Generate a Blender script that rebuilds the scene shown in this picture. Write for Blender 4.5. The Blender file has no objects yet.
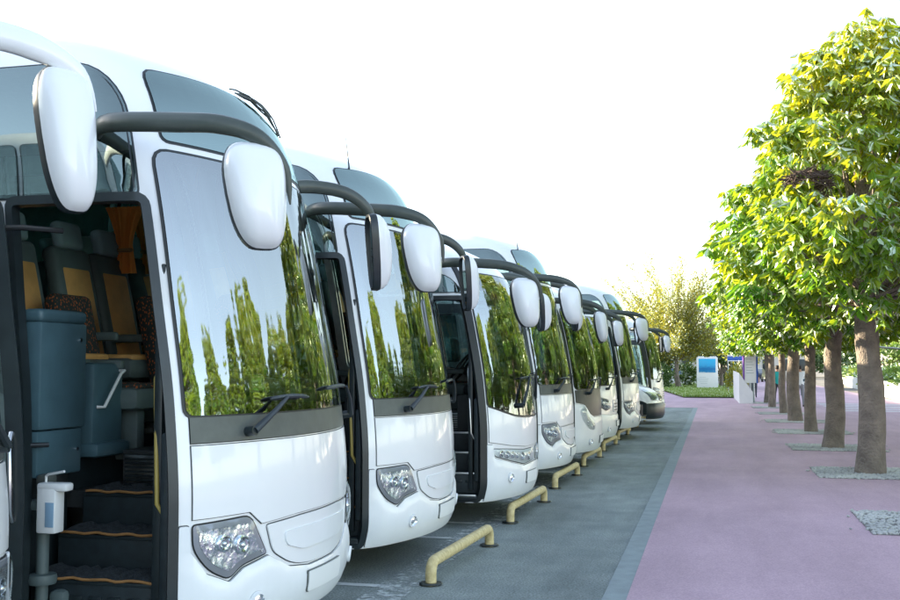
import bpy, bmesh, math, random
import numpy as np
from mathutils import Vector, Matrix
from mathutils.geometry import delaunay_2d_cdt
random.seed(7); np.random.seed(7)
R = math.radians
S = bpy.context.scene
COL = S.collection

# ------------------------------------------------------------------ materials
def mat(name, col, rough=.5, metal=0., coat=0., noise=None, bump=None, spec=.5):
    """principled material; noise=(scale, amount, colour2); bump=(scale, strength, distance)"""
    m = bpy.data.materials.new(name); m.use_nodes = True
    nt = m.node_tree; b = nt.nodes['Principled BSDF']
    b.inputs['Base Color'].default_value = (*col, 1); b.inputs['Roughness'].default_value = rough
    b.inputs['Metallic'].default_value = metal; b.inputs['Coat Weight'].default_value = coat
    b.inputs['Coat Roughness'].default_value = .06
    b.inputs['Specular IOR Level'].default_value = spec
    tc = None
    if noise or bump:
        tc = nt.nodes.new('ShaderNodeTexCoord')
    if noise:
        n = nt.nodes.new('ShaderNodeTexNoise'); n.inputs['Scale'].default_value = noise[0]
        n.inputs['Detail'].default_value = 6; n.inputs['Roughness'].default_value = .6
        nt.links.new(tc.outputs['Object'], n.inputs['Vector'])
        r = nt.nodes.new('ShaderNodeValToRGB')
        r.color_ramp.elements[0].position = .35; r.color_ramp.elements[1].position = .68
        c2 = noise[2] if len(noise) > 2 else tuple(c*(1-noise[1]) for c in col)
        r.color_ramp.elements[0].color = (*c2, 1); r.color_ramp.elements[1].color = (*col, 1)
        nt.links.new(n.outputs['Fac'], r.inputs['Fac']); nt.links.new(r.outputs['Color'], b.inputs['Base Color'])
        if len(noise) > 3:
            mr = nt.nodes.new('ShaderNodeMapRange'); mr.inputs['To Min'].default_value = rough+noise[3]; mr.inputs['To Max'].default_value = rough
            nt.links.new(n.outputs['Fac'], mr.inputs['Value']); nt.links.new(mr.outputs['Result'], b.inputs['Roughness'])
    if bump:
        n = nt.nodes.new('ShaderNodeTexNoise'); n.inputs['Scale'].default_value = bump[0]; n.inputs['Detail'].default_value = 5
        nt.links.new(tc.outputs['Object'], n.inputs['Vector'])
        bp = nt.nodes.new('ShaderNodeBump'); bp.inputs['Strength'].default_value = bump[1]; bp.inputs['Distance'].default_value = bump[2]
        nt.links.new(n.outputs['Fac'], bp.inputs['Height']); nt.links.new(bp.outputs['Normal'], b.inputs['Normal'])
    return m

def glass(name, tint, ior, wav=0., rough=0., gc=(.93, .97, .96)):
    m = bpy.data.materials.new(name); m.use_nodes = True
    nt = m.node_tree; nt.nodes.clear()
    out = nt.nodes.new('ShaderNodeOutputMaterial'); mx = nt.nodes.new('ShaderNodeMixShader')
    tr = nt.nodes.new('ShaderNodeBsdfTransparent'); gl = nt.nodes.new('ShaderNodeBsdfGlossy'); fr = nt.nodes.new('ShaderNodeFresnel')
    tr.inputs['Color'].default_value = (*tint, 1); gl.inputs['Roughness'].default_value = rough; gl.inputs['Color'].default_value = (*gc, 1)
    fr.inputs['IOR'].default_value = ior
    nt.links.new(fr.outputs[0], mx.inputs[0]); nt.links.new(tr.outputs[0], mx.inputs[1]); nt.links.new(gl.outputs[0], mx.inputs[2])
    nt.links.new(mx.outputs[0], out.inputs[0])
    if wav:
        tc = nt.nodes.new('ShaderNodeTexCoord'); mp = nt.nodes.new('ShaderNodeMapping'); mp.inputs['Scale'].default_value = (1, 2.3, .32)
        n = nt.nodes.new('ShaderNodeTexNoise'); n.inputs['Scale'].default_value = 2.6; n.inputs['Detail'].default_value = 1.5
        bp = nt.nodes.new('ShaderNodeBump'); bp.inputs['Strength'].default_value = 1.; bp.inputs['Distance'].default_value = wav
        nt.links.new(tc.outputs['Object'], mp.inputs[0]); nt.links.new(mp.outputs[0], n.inputs['Vector'])
        nt.links.new(n.outputs['Fac'], bp.inputs['Height']); nt.links.new(bp.outputs[0], gl.inputs['Normal']); nt.links.new(bp.outputs[0], fr.inputs['Normal'])
    return m

M = {}
M['white'] = mat('white_paint', (.80, .82, .83), .28, coat=.6, noise=(1.6, .04))
M['bumper'] = mat('bumper_paint', (.78, .81, .83), .33, coat=.4, noise=(3., .06))
M['inner'] = mat('interior_trim', (.60, .64, .62), .75, noise=(3., .25))
M['black'] = mat('black_rubber', (.012, .016, .018), .45)
M['frame'] = mat('dark_frame', (.02, .03, .034), .35, noise=(8., .3))
M['grey'] = mat('grey_cowl', (.10, .115, .105), .42, noise=(9., .2))
M['arm'] = mat('mirror_arm_plastic', (.062, .078, .068), .36, noise=(7., .2))
M['silver'] = mat('brushed_metal', (.6, .61, .62), .28, metal=1.)
M['chrome'] = mat('chrome', (.8, .82, .84), .12, metal=1.)
M['reflector'] = mat('lamp_reflector', (.85, .88, .92), .16, metal=.9, bump=(8., .9, .03))
M['lampbed'] = mat('lamp_surround', (.36, .37, .42), .35, metal=.3)
M['mirror'] = mat('mirror_glass', (.75, .8, .8), .03, metal=1.)
M['amber'] = mat('amber_lens', (.75, .22, .06), .2, coat=.5)
M['tan'] = mat('tan_leather', (.82, .43, .14), .55, noise=(5., .25), bump=(60, .25, .004))
M['seat'] = mat('seat_shell', (.11, .15, .15), .55, noise=(6., .2))
M['teal'] = mat('teal_cabinet', (.07, .14, .17), .45, noise=(6., .18), bump=(150, .2, .002))
M['cloth'] = mat('headrest_cloth', (.30, .42, .43), .85, bump=(40, .3, .006))
M['curtain'] = mat('orange_curtain', (.75, .27, .05), .85)
M['dash'] = mat('dash_plastic', (.035, .042, .045), .6, noise=(10., .3))
M['step'] = mat('step_vinyl', (.018, .03, .036), .6, noise=(14., .4))
M['mat'] = mat('step_mat', (.05, .065, .075), .95, noise=(40., .6), bump=(120, 1., .02))
M['trim'] = mat('mat_edge', (.30, .15, .05), .8)
M['brass'] = mat('yellow_rail', (.42, .32, .08), .35)
M['tyre'] = mat('tyre_rubber', (.02, .02, .02), .85)
M['disp'] = mat('white_plastic', (.78, .80, .80), .35)
M['blue_label'] = mat('pale_blue_label', (.25, .40, .55), .5)
M['glass'] = glass('windscreen_glass', (.55, .62, .60), 3.6, .0105, .03)
M['upglass'] = glass('upper_glass', (.20, .30, .29), 4.6, .004, 0., (.74, .94, .88))
M['sideglass'] = glass('side_glass', (.58, .70, .68), 3.2, .002, 0., (.80, .96, .92))
M['lens'] = glass('lamp_lens', (.92, .95, .96), 1.5)

def pattern_fabric():
    m = mat('patterned_fabric', (.03, .03, .03), .9)
    nt = m.node_tree; b = nt.nodes['Principled BSDF']
    tc = nt.nodes.new('ShaderNodeTexCoord'); mp = nt.nodes.new('ShaderNodeMapping'); mp.inputs['Scale'].default_value = (14, 14, 8)
    v = nt.nodes.new('ShaderNodeTexVoronoi'); r = nt.nodes.new('ShaderNodeValToRGB')
    e = r.color_ramp.elements; e[0].position = .22; e[0].color = (.55, .15, .03, 1); e[1].position = .36; e[1].color = (.025, .03, .028, 1)
    x = r.color_ramp.elements.new(.10); x.color = (.28, .05, .03, 1)
    nt.links.new(tc.outputs['Object'], mp.inputs[0]); nt.links.new(mp.outputs[0], v.inputs['Vector'])
    nt.links.new(v.outputs['Distance'], r.inputs['Fac']); nt.links.new(r.outputs['Color'], b.inputs['Base Color'])
    return m
M['pattern'] = pattern_fabric()

# ------------------------------------------------------------------ mesh helpers
class MB:
    def __init__(s): s.v = []; s.f = []; s.m = []; s.mats = []
    def mi(s, m):
        if m not in s.mats: s.mats.append(m)
        return s.mats.index(m)
    def add(s, vs, fs, m):
        o = len(s.v); k = s.mi(m)
        s.v += [tuple(v) for v in vs]
        for f in fs: s.f.append(tuple(i+o for i in f)); s.m.append(k)
        return s
    def box(s, c, d, m, bev=0., rot=None, seg=2):
        bm = bmesh.new(); bmesh.ops.create_cube(bm, size=1)
        bmesh.ops.scale(bm, vec=d, verts=bm.verts)
        if bev: bmesh.ops.bevel(bm, geom=bm.edges[:], offset=bev, segments=seg, affect='EDGES', profile=.5)
        if rot is not None: bmesh.ops.rotate(bm, matrix=rot, verts=bm.verts)
        bmesh.ops.translate(bm, vec=c, verts=bm.verts)
        bm.verts.index_update()
        s.add([v.co[:] for v in bm.verts], [[v.index for v in f.verts] for f in bm.faces], m); bm.free(); return s
    def tube(s, pts, r, m, n=10, flat=1.0):
        P = [Vector(p) for p in pts]; rs = r if isinstance(r, (list, tuple)) else [r]*len(P)
        vs = []; fs = []; up = None
        for i, p in enumerate(P):
            d = (P[min(i+1, len(P)-1)]-P[max(i-1, 0)]).normalized()
            if up is None:
                up = Vector((0, 0, 1)) if abs(d.z) < .9 else Vector((1, 0, 0))
            a = d.cross(up).normalized(); up = a.cross(d).normalized()
            for k in range(n):
                t = 2*math.pi*k/n
                vs.append(p+a*math.cos(t)*rs[i]*flat+up*math.sin(t)*rs[i])
        for i in range(len(P)-1):
            for k in range(n):
                fs.append((i*n+k, i*n+(k+1) % n, (i+1)*n+(k+1) % n, (i+1)*n+k))
        fs.append(tuple(range(n-1, -1, -1))); fs.append(tuple(range((len(P)-1)*n, len(P)*n)))
        return s.add(vs, fs, m)
    def lathe(s, prof, c, m, n=24, axis='Z', a0=0., a1=2*math.pi):
        vs = []; fs = []
        full = abs(a1-a0-2*math.pi) < 1e-6; k = n if full else n+1
        for (r, h) in prof:
            for i in range(k):
                t = a0+(a1-a0)*i/n
                p = (r*math.cos(t), r*math.sin(t), h)
                if axis == 'X': p = (p[2], p[0], p[1])
                if axis == 'Y': p = (p[1], p[2], p[0])
                vs.append((p[0]+c[0], p[1]+c[1], p[2]+c[2]))
        for j in range(len(prof)-1):
            for i in range(n):
                i2 = (i+1) % k
                fs.append((j*k+i, j*k+i2, (j+1)*k+i2, (j+1)*k+i))
        return s.add(vs, fs, m)
    def mesh(s, name, ang=40):
        me = bpy.data.meshes.new(name); me.from_pydata(s.v, [], s.f)
        for m in s.mats: me.materials.append(M[m] if isinstance(m, str) else m)
        me.polygons.foreach_set('material_index', s.m)
        me.polygons.foreach_set('use_smooth', [True]*len(s.f)); me.update()
        me.set_sharp_from_angle(angle=R(ang))
        return me
    def build(s, name, parent=None, loc=None, ang=40):
        return ob(name, s.mesh(name, ang), parent, loc)

def ob(name, me, parent=None, loc=None):
    o = bpy.data.objects.new(name, me); COL.objects.link(o)
    if parent: o.parent = parent
    if loc: o.location = loc
    return o
def tag(o, label=None, cat=None, group=None, kind=None):
    if label: o['label'] = label
    if cat: o['category'] = cat
    if group: o['group'] = group
    if kind: o['kind'] = kind
    return o
def empty(name, loc=(0, 0, 0), rz=0):
    o = bpy.data.objects.new(name, None); COL.objects.link(o); o.location = loc; o.rotation_euler = (0, 0, rz); o.empty_display_size = .3
    return o
def copy_tree(o, parent=None):
    c = o.copy(); COL.objects.link(c); c.parent = parent
    for ch in list(o.children): copy_tree(ch, c)
    return c
def drop(o):
    for ch in list(o.children): drop(ch)
    bpy.data.objects.remove(o)

def rounded(poly, r, n=5):
    out = []; N = len(poly)
    for i in range(N):
        p, a, b = np.array(poly[i], float), np.array(poly[i-1], float), np.array(poly[(i+1) % N], float)
        ri = r[i] if isinstance(r, (list, tuple)) else r
        da, db = a-p, b-p; la, lb = np.linalg.norm(da), np.linalg.norm(db)
        k = min(ri, la*.48, lb*.48)
        if k < 1e-4: out.append(tuple(p)); continue
        p0, p2 = p+da/la*k, p+db/lb*k
        for t in np.linspace(0, 1, n): out.append(tuple((1-t)**2*p0+2*t*(1-t)*p+t*t*p2))
    return out
def area(poly): return sum(poly[i-1][0]*p[1]-p[0]*poly[i-1][1] for i, p in enumerate(poly))/2
def inflate(poly, d):
    if area(poly) < 0: d = -d
    out = []; N = len(poly)
    for i in range(N):
        p, a, b = np.array(poly[i]), np.array(poly[i-1]), np.array(poly[(i+1) % N])
        u, v = p-a, b-p; u = u/(np.linalg.norm(u)+1e-9); v = v/(np.linalg.norm(v)+1e-9)
        n1, n2 = np.array((u[1], -u[0])), np.array((v[1], -v[0])); n = n1+n2; l = np.linalg.norm(n)
        n = n/l if l > 1e-6 else n1
        out.append(tuple(p+n*d/max(.5, float(n@n1))))
    return out
def mirr(poly): return [(-x, y) for x, y in poly][::-1]
def dense(poly, st):
    out = []
    for i in range(len(poly)):
        a, b = np.array(poly[i], float), np.array(poly[(i+1) % len(poly)], float)
        n = max(1, int(math.ceil(np.linalg.norm(b-a)/st)))
        for k in range(n): out.append(tuple(a+(b-a)*k/n))
    return out
def inside(P, poly):
    x, y = P[:, 0], P[:, 1]; r = np.zeros(len(P), bool); q = np.array(poly); n = len(q)
    for i in range(n):
        x1, y1 = q[i-1]; x2, y2 = q[i]
        c = ((y1 > y) != (y2 > y)); 
        if abs(y2-y1) < 1e-12: continue
        r ^= c & (x < (x2-x1)*(y-y1)/(y2-y1)+x1)
    return r
def edgedist(P, poly):
    q = np.array(poly); d = np.full(len(P), 1e9)
    for i in range(len(q)):
        a, b = q[i-1], q[i]; ab = b-a; t = np.clip(((P-a)@ab)/max(1e-12, ab@ab), 0, 1)
        d = np.minimum(d, np.linalg.norm(P-(a+t[:, None]*ab), axis=1))
    return d

# ------------------------------------------------------------------ the skin of a coach: a surface over (girth s, height h)
def pchip(X, Y, xs):
    X, Y = np.array(X, float), np.array(Y, float); h = np.diff(X); d = np.diff(Y)/h; n = len(X)
    m = np.zeros(n); m[0], m[-1] = d[0], d[-1]
    for j in range(1, n-1):
        if d[j-1]*d[j] > 0:
            w1, w2 = 2*h[j]+h[j-1], h[j]+2*h[j-1]; m[j] = (w1+w2)/(w1/d[j-1]+w2/d[j])
    i = np.clip(np.searchsorted(X, xs)-1, 0, n-2); t = (xs-X[i])/h[i]
    return (2*t**3-3*t*t+1)*Y[i]+(t**3-2*t*t+t)*h[i]*m[i]+(-2*t**3+3*t*t)*Y[i+1]+(t**3-t*t)*h[i]*m[i+1]

class Skin:
    def __init__(s, prof, w=1.275, b=.2, yb=1.0, xe=.5, L=11., fall=2.6):
        s.w, s.xe, s.L, s.fall = w, xe, L, fall
        P = [(-b*(y/yb)**2, y) for y in np.linspace(0, yb, 16)]
        sl = -2*b/yb; c = np.array((-b+sl*(w-yb), w)); p0 = np.array(P[-1]); p2 = np.array((-xe, w))
        for t in np.linspace(0, 1, 16)[1:]: P.append(tuple((1-t)**2*p0+2*t*(1-t)*c+t*t*p2))
        P.append((-L, w)); s.P = np.array(P)
        s.S = np.concatenate([[0], np.cumsum(np.hypot(*np.diff(s.P, axis=0).T))]); s.smax = s.S[-1]
        p = np.array(prof); s.h0, s.h1 = p[0, 0], p[-1, 0]
        s.H = np.linspace(s.h0, s.h1, 600); s.T = [pchip(p[:, 0], p[:, i], s.H) for i in (1, 2, 3)]
    def at(s, q, h):
        q, h = np.asarray(q, float), np.asarray(h, float); a = np.abs(q)
        x = np.interp(a, s.S, s.P[:, 0]); y = np.interp(a, s.S, s.P[:, 1])
        z, ins, sb = [np.interp(h, s.H, t) for t in s.T]
        t = np.clip((-x-s.xe)/s.fall, 0, 1); k = 1-t*t*(3-2*t)
        return np.stack([x-sb*k, np.sign(q)*y*(s.w-ins)/s.w, z], -1)
    def nrm(s, q, h):
        e = .004; q, h = np.asarray(q, float), np.asarray(h, float)
        a = s.at(q+e, h)-s.at(q-e, h); b = s.at(q, np.minimum(h+e, s.h1-.01))-s.at(q, np.minimum(h-e, s.h1-.02))
        n = np.cross(a, b); return n/(np.linalg.norm(n, axis=-1, keepdims=True)+1e-12)
    def on(s, q, h, off=0.):
        return s.at(q, h)+s.nrm(q, h)*off
    def patch(s, mb, poly, m, off=0., thick=.0, holes=(), step=.08, inner=None, dome=0.):
        """a panel lying on the skin: poly and holes are closed outlines in (s, h)"""
        loops = [dense(poly, step)]+[dense(h, step) for h in holes]
        pts = []; edges = []
        for lp in loops:
            o = len(pts); pts += lp; edges += [(o+i, o+(i+1) % len(lp)) for i in range(len(lp))]
        A = np.array(poly); lo, hi = A.min(0), A.max(0)
        sg = [v for v in np.concatenate([np.arange(-2.4, 2.4, step), np.arange(2.6, s.smax, .4), -np.arange(2.6, s.smax, .4)]) if lo[0] < v < hi[0]]
        hg = np.arange(lo[1]+step*.6, hi[1], step)
        G = np.array([(a, b) for a in sg for b in hg]) if len(sg) and len(hg) else np.zeros((0, 2))
        if len(G):
            k = inside(G, poly) & (edgedist(G, poly) > step*.4)
            for h in holes: k &= ~inside(G, h) & (edgedist(G, h) > step*.4)
            G = G[k]
        allp = [Vector(p) for p in pts]+[Vector(p) for p in G]
        V, E, F, *_ = delaunay_2d_cdt(allp, edges, [], 0, 1e-6)
        V = np.array([v[:] for v in V]); F = np.array([f[:] for f in F])
        c = V[F].mean(1); k = inside(c, poly)
        for h in holes: k &= ~inside(c, h)
        F = F[k]
        used = np.unique(F); rm = -np.ones(len(V), int); rm[used] = np.arange(len(used)); V = V[used]; F = rm[F]
        offs = np.full(len(V), off)
        if dome:
            d = edgedist(V, poly); offs = offs+dome*(1-np.clip(1-d/.08, 0, 1)**2)
        P = s.at(V[:, 0], V[:, 1])+s.nrm(V[:, 0], V[:, 1])*offs[:, None]
        mb.add(P, F.tolist(), m)
        if thick:
            Q = s.at(V[:, 0], V[:, 1])+s.nrm(V[:, 0], V[:, 1])*(off-thick)
            cnt = {}
            for f in F:
                for i in range(3):
                    e = (f[i], f[(i+1) % 3]); cnt[e] = cnt.get(e, 0)+1
            bd = [e for e in cnt if (e[1], e[0]) not in cnt]
            n = len(P)
            im = inner or m
            mb.add(Q, F[:, ::-1].tolist(), im)
            bv = sorted({i for e in bd for i in e}); ix = {v: j for j, v in enumerate(bv)}; nb = len(bv)
            mb.add(np.concatenate([P[bv], Q[bv]]), [(ix[a], ix[a]+nb, ix[b]+nb, ix[b]) for a, b in bd], m)
        return mb

PA = [(.28, .28, .04, .05), (.5, .5, .0, .0), (1.0, 1.0, .0, .0), (1.5, 1.5, 0.02, .04), (2.1, 2.1, .05, .14), (2.6, 2.6, .085, .235), (2.95, 2.95, .11, .32), (3.2, 3.19, .14, .40), (3.4, 3.38, .18, .50), (3.6, 3.55, .25, .68), (3.8, 3.68, .38, .98), (4.1, 3.79, .68, 1.6), (4.7, 3.84, 1.27, 2.6)]
PB = [(.28, .28, .04, .05), (.5, .5, .0, .0), (1.0, 1.0, .0, .0), (1.5, 1.5, 0.02, .04), (2.1, 2.1, .05, .14), (2.6, 2.59, .09, .26), (2.85, 2.83, .13, .37), (3.0, 2.97, .18, .50), (3.15, 3.09, .26, .72), (3.35, 3.22, .42, 1.05), (3.7, 3.33, .75, 1.7), (4.25, 3.38, 1.27, 2.6)]

def blade_box(mb, a, b, w, t, m):
    a, b = Vector(a), Vector(b); d = b-a
    mb.tube([a, a+d*.05, b-d*.05, b], [w*.5, w, w, w*.4], m, 8, t/w)

def mirror_parts(parent, pts, radii, hc, hs, yaw, tilt, armm='arm', housing='white', flip=1, lean=0.):
    """arm (the part) with a housing and its mirror glass"""
    a = MB()
    # spline the arm
    P = [np.array(p, float) for p in pts]; Q = []; rr = []
    for i in range(len(P)-1):
        p0, p1, p2, p3 = P[max(i-1, 0)], P[i], P[i+1], P[min(i+2, len(P)-1)]
        for t in np.linspace(0, 1, 7)[:-1]:
            Q.append(.5*((2*p1)+(-p0+p2)*t+(2*p0-5*p1+4*p2-p3)*t*t+(-p0+3*p1-3*p2+p3)*t**3)); rr.append(.88*(radii[i]*(1-t)+radii[i+1]*t))
    Q.append(P[-1]); rr.append(radii[-1])
    a.tube(Q, rr, armm, 12, .62)
    arm = a.build('wing_mirror', parent, ang=60)
    w, hgt, dep = hs
    n = 40; out = []
    for k in range(n):
        t = 2*math.pi*k/n; c, s_ = math.cos(t), math.sin(t)
        y = math.copysign(abs(c)**.55, c); z = math.copysign(abs(s_)**.6, s_)
        wd = (1+.10*z)
        out.append((w/2-(w/2-y*w/2)*(.87+.15*z-.05*z*z), z*hgt/2))
    mb = MB(); vs = []; fs = []
    rings = [(0.02, 1), (.3, .97), (.55, .88), (.75, .72), (.88, .52), (.96, .28), (1, .0)]
    for (r, d) in rings:
        vs += [(dep*d, y*r, z*r) for y, z in out]
    for j in range(len(rings)-1):
        for k in range(n): fs.append((j*n+k, j*n+(k+1) % n, (j+1)*n+(k+1) % n, (j+1)*n+k))
    fs.append(tuple(range(n)))
    mb.add(vs, fs, housing)
    vs = []; fs = []
    rings = [(1.0, 0), (1.02, -.015), (1.0, -.055), (.93, -.06), (.90, -.035), (.02, -.035)]
    for (r, d) in rings: vs += [(d, y*r, z*r) for y, z in out]
    for j in range(len(rings)-1):
        for k in range(n): fs.append((j*n+k, j*n+(k+1) % n, (j+1)*n+(k+1) % n, (j+1)*n+k))
    mb.add(vs, fs, 'frame')
    rot = Matrix.Rotation(yaw, 4, 'Z') @ Matrix.Rotation(tilt, 4, 'Y')
    h = mb.build('mirror_housing', arm, ang=50); h.matrix_local = Matrix.Translation(hc) @ rot
    g = MB(); g.add([(-.04, y*.88, z*.88) for y, z in out], [tuple(range(n-1, -1, -1))], 'mirror')
    o = g.build('mirror_glass', arm); o.matrix_local = Matrix.Translation(hc) @ rot
    return arm

def seat_parts(root, x, y, z, panel='tan', kind='passenger_seat', hgt=.78, w=.46, head=True):
    s = MB(); lean = Matrix.Rotation(R(-13), 3, 'Y')
    s.box((x+.02, y, z+.40), (.50, w, .15), 'seat', .05)
    s.box((x-.32, y, z+.45+hgt/2), (.12, w, hgt), 'seat' if panel == 'tan' else panel, .05, lean, 3)
    s.box((x+.0, y, z+.17), (.36, .1, .34), 'seat', .02)
    s.box((x, y-w/2-.02, z+.62), (.36, .05, .06), 'seat', .02)
    o = s.build(kind, root)
    p = MB(); p.box((x-.262, y, z+.42+hgt*.46), (.045, w*.74, hgt*.80), panel, .02, lean); p.box((x+.03, y, z+.475), (.44, w*.8, .05), panel, .02)
    p.build('seat_cushion', o)
    if head:
        p = MB(); p.box((x-.40, y, z+.47+hgt+.06), (.09, w*.62, .2), 'cloth', .035, lean, 3); p.build('headrest', o)
    return o

def wheel_parts(root, x, y):
    sgn = 1 if y > 0 else -1
    t = MB(); t.lathe([(.30, -.13), (.45, -.14), (.50, -.09), (.50, .09), (.45, .14), (.30, .13)], (x, y, .5), 'tyre', 32, 'Y')
    o = t.build('wheel', root)
    r = MB(); r.lathe([(.0, .10*sgn), (.10, .10*sgn), (.12, .02*sgn), (.22, -.02*sgn), (.25, .08*sgn), (.30, .13*sgn), (.31, .10*sgn)], (x, y, .5), 'silver', 32, 'Y')
    r.build('rim', o)

NEAR_DOOR = rounded([(-2.18, .30), (-1.30, .30), (-1.30, 2.66), (-2.16, 2.66)], .05)

def coach(cfg):
    sk = cfg['skin']; root = empty('coach_bus')
    ws = cfg['ws']; up = cfg.get('upper')
    door = NEAR_DOOR if cfg.get('tall', True) else [(a, min(b, 2.50)) for a, b in NEAR_DOOR]
    top = cfg['wintop']
    # side glazing outlines: over the door, then along both sides
    over = rounded([(-2.28, door[len(door)//2][1]+.07), (-1.33, door[len(door)//2][1]+.07), (-1.28-.02*cfg.get('tall', True), top-.22), (-1.40, top), (-2.28, top)], [.03, .03, .14, .12, .03])
    wins = [over]
    edges = [-2.34, -4.2, -6.1, -8.0, -9.9]
    for a, b in zip(edges[:-1], edges[1:]):
        wins.append(rounded([(b+.05, 1.82), (a, 1.82), (a, top), (b+.05, top)], .06))
    fw = [mirr(rounded([(-2.28, 1.72), (-1.45, 1.60), (-1.36, top-.25), (-1.46, top), (-2.28, top)], .07))]
    for a, b in zip(edges[:-1], edges[1:]): fw.append(mirr(wins[1]) if False else mirr(rounded([(b+.05, 1.82), (a, 1.82), (a, top), (b+.05, top)], .06)))
    arch = [(-3.30+.60*math.cos(t), .50+.60*math.sin(t)) for t in np.linspace(math.pi*1.1, -.1*math.pi, 20)]
    arch = [(x, max(.32, z)) for x, z in arch]
    # ---- body shell
    b = MB(); e = sk.smax
    holes = [inflate(w, -.012) for w in wins+fw]+[inflate(ws, -.03), door, arch, mirr(arch)]
    if up: holes.append(inflate(up, -.03))
    # gearing of the outline: all round the bottom, up the back, over the roof
    outer = [(-e, sk.h0), (e, sk.h0), (e, sk.h1), (-e, sk.h1)]
    sk.patch(b, outer, 'white', 0., .045, holes, .085, 'inner')
    zt = sk.T[0][-1]
    prof = [sk.at(-e, h) for h in np.linspace(sk.h0, sk.h1, 24)]+[sk.at(e, h) for h in np.linspace(sk.h1, sk.h0, 24)]
    b.add(prof, [tuple(range(len(prof)))], 'white')
    under = [sk.at(q, sk.h0+.01) for q in np.concatenate([np.linspace(-e, -1.7, 6), np.linspace(-1.65, 1.65, 40), np.linspace(1.7, e, 6)])]
    b.add(under, [tuple(range(len(under)))], 'black')
    # floors: low entrance platform, raised saloon
    b.box((-(e+.2)/2, 0, 1.28), (e-1.5-1.4, 2.38, .06), 'inner'); b.box((-1.2, .32, .95), (1.7, 1.75, .1), 'dash'); b.box((-1.42, 0.1, 1.13), (.05, 2.0, .30), 'step')
    b.build('body', root)
    # ---- glazing
    def ring(poly, m, off, a, c, name):
        r = MB(); sk.patch(r, inflate(poly, a), m, off, .006, [inflate(poly, -c)], .08); return r.build(name, root)
    ring(ws, 'black', .005, .018, .045, 'windscreen_seal')
    g = MB(); sk.patch(g, ws, 'glass', .009, 0, (), .06); g.build('windscreen', root)
    if up:
        ring(up, 'black', .005, .014, .03, 'windscreen_seal')
        g = MB(); sk.patch(g, up, 'upglass', .009, 0, (), .07); g.build('upper_windscreen', root)
    for w in wins+fw:
        r = MB(); sk.patch(r, inflate(w, .012), 'frame', .004, .006, [inflate(w, -.02)], .1); o = r.build('window_frame', root)
        g = MB(); sk.patch(g, w, 'sideglass', .006, 0, (), .12); g.build('window_pane', o)
    # ---- door opening and door
    r = MB(); sk.patch(r, inflate(door, .028), cfg.get('dframe', 'frame'), .012, .07, [inflate(door, -.022)], .1); r.build('door_frame', root)
    lf = inflate(door, -.02)
    shift = Vector((-.735, -.17, 0)) if cfg.get('open', True) else Vector((0, 0, 0))
    hole = rounded([(-2.04, .75), (-1.40, .75), (-1.40, lf[len(lf)//2][1]-.1), (-2.03, lf[len(lf)//2][1]-.1)], .08)
    d = MB(); sk.patch(d, lf, 'frame', .02, .05, [hole], .1)
    if cfg.get('open', True): d.tube([(.72-.99+.0, .05, 2.36), (.25, .02, 2.36), (.52, .10, 2.36)], .012, 'black', 8) if False else None
    do = d.build('door', root, shift)
    g = MB(); sk.patch(g, inflate(hole, .02), 'sideglass', .0, 0, (), .12); g.build('door_window', do)
    hh = MB(); hp = [sk.on(-1.37, z, .06) for z in (.95, 1.0, 1.35, 1.40)]; hp[0] = sk.on(-1.37, .95, .02); hp[3] = sk.on(-1.37, 1.4, .02)
    hh.tube(hp, .014, 'silver', 8); hh.build('door_handle', do)
    if cfg.get('open', True):
        r = MB(); r.tube([(-1.12, -1.10, 2.50), (-1.25, -1.28, 2.50), (-1.55, -1.36, 2.49), (-1.95, -1.36, 2.48)], .016, 'black', 8); r.build('door_linkage', root)
        r = MB(); r.tube([(-1.15, -1.14, 1.32), (-1.3, -1.30, 1.32), (-1.85, -1.38, 1.32)], .014, 'black', 8); r.build('door_linkage', root)
    # ---- front: panels with dark shut lines between
    for (poly, m, off, dome, name) in cfg['panels']:
        r = MB(); sk.patch(r, inflate(poly, .0048), 'black', .002, .0, (), .1)
        o = None
        p = MB(); sk.patch(p, poly, m, off, off, (), .06, dome=dome); o = p.build(name, root)
        r.build('shut_line', o)
    for (poly, lamps, dark) in cfg['lamps']:
        for sg in (1, -1):
            pl = poly if sg == 1 else mirr(poly)
            r = MB(); sk.patch(r, inflate(pl, .0065), 'black', .003, .0, (), .06)
            sk.patch(r, inflate(pl, -.002), 'lampbed' if dark == 'reflector' else dark, .006, .0, (), .04)
            if dark == 'reflector': sk.patch(r, inflate(rounded(pl, .03, 3), -.035), 'reflector', .010, .0, (), .03)
            o = r.build('headlight', root)
            for (a, h, rad) in lamps:
                a *= sg
                n = Vector(sk.nrm(a, h)); c = Vector(sk.on(a, h, .010)); q = n.to_track_quat('Z', 'Y').to_matrix()
                lb = MB(); pr = [(rad, .0), (rad*1.0, .014), (rad*.86, .016), (rad*.80, .004), (rad*.5, .0), (rad*.42, .012), (rad*.2, .020), (0.001, .022)]
                vs = []; fs = []; k = 20
                for (rr, hh_) in pr:
                    for i in range(k):
                        t = 2*math.pi*i/k; vs.append(c+q @ Vector((rr*math.cos(t), rr*math.sin(t), hh_)))
                for j in range(len(pr)-1):
                    for i in range(k): fs.append((j*k+i, j*k+(i+1) % k, (j+1)*k+(i+1) % k, (j+1)*k+i))
                lb.add(vs, fs, 'chrome'); lb.build('lamp', o)
            l = MB(); sk.patch(l, pl, 'lens', .022, 0, (), .05, dome=.016); l.build('lamp_lens', o)
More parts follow.
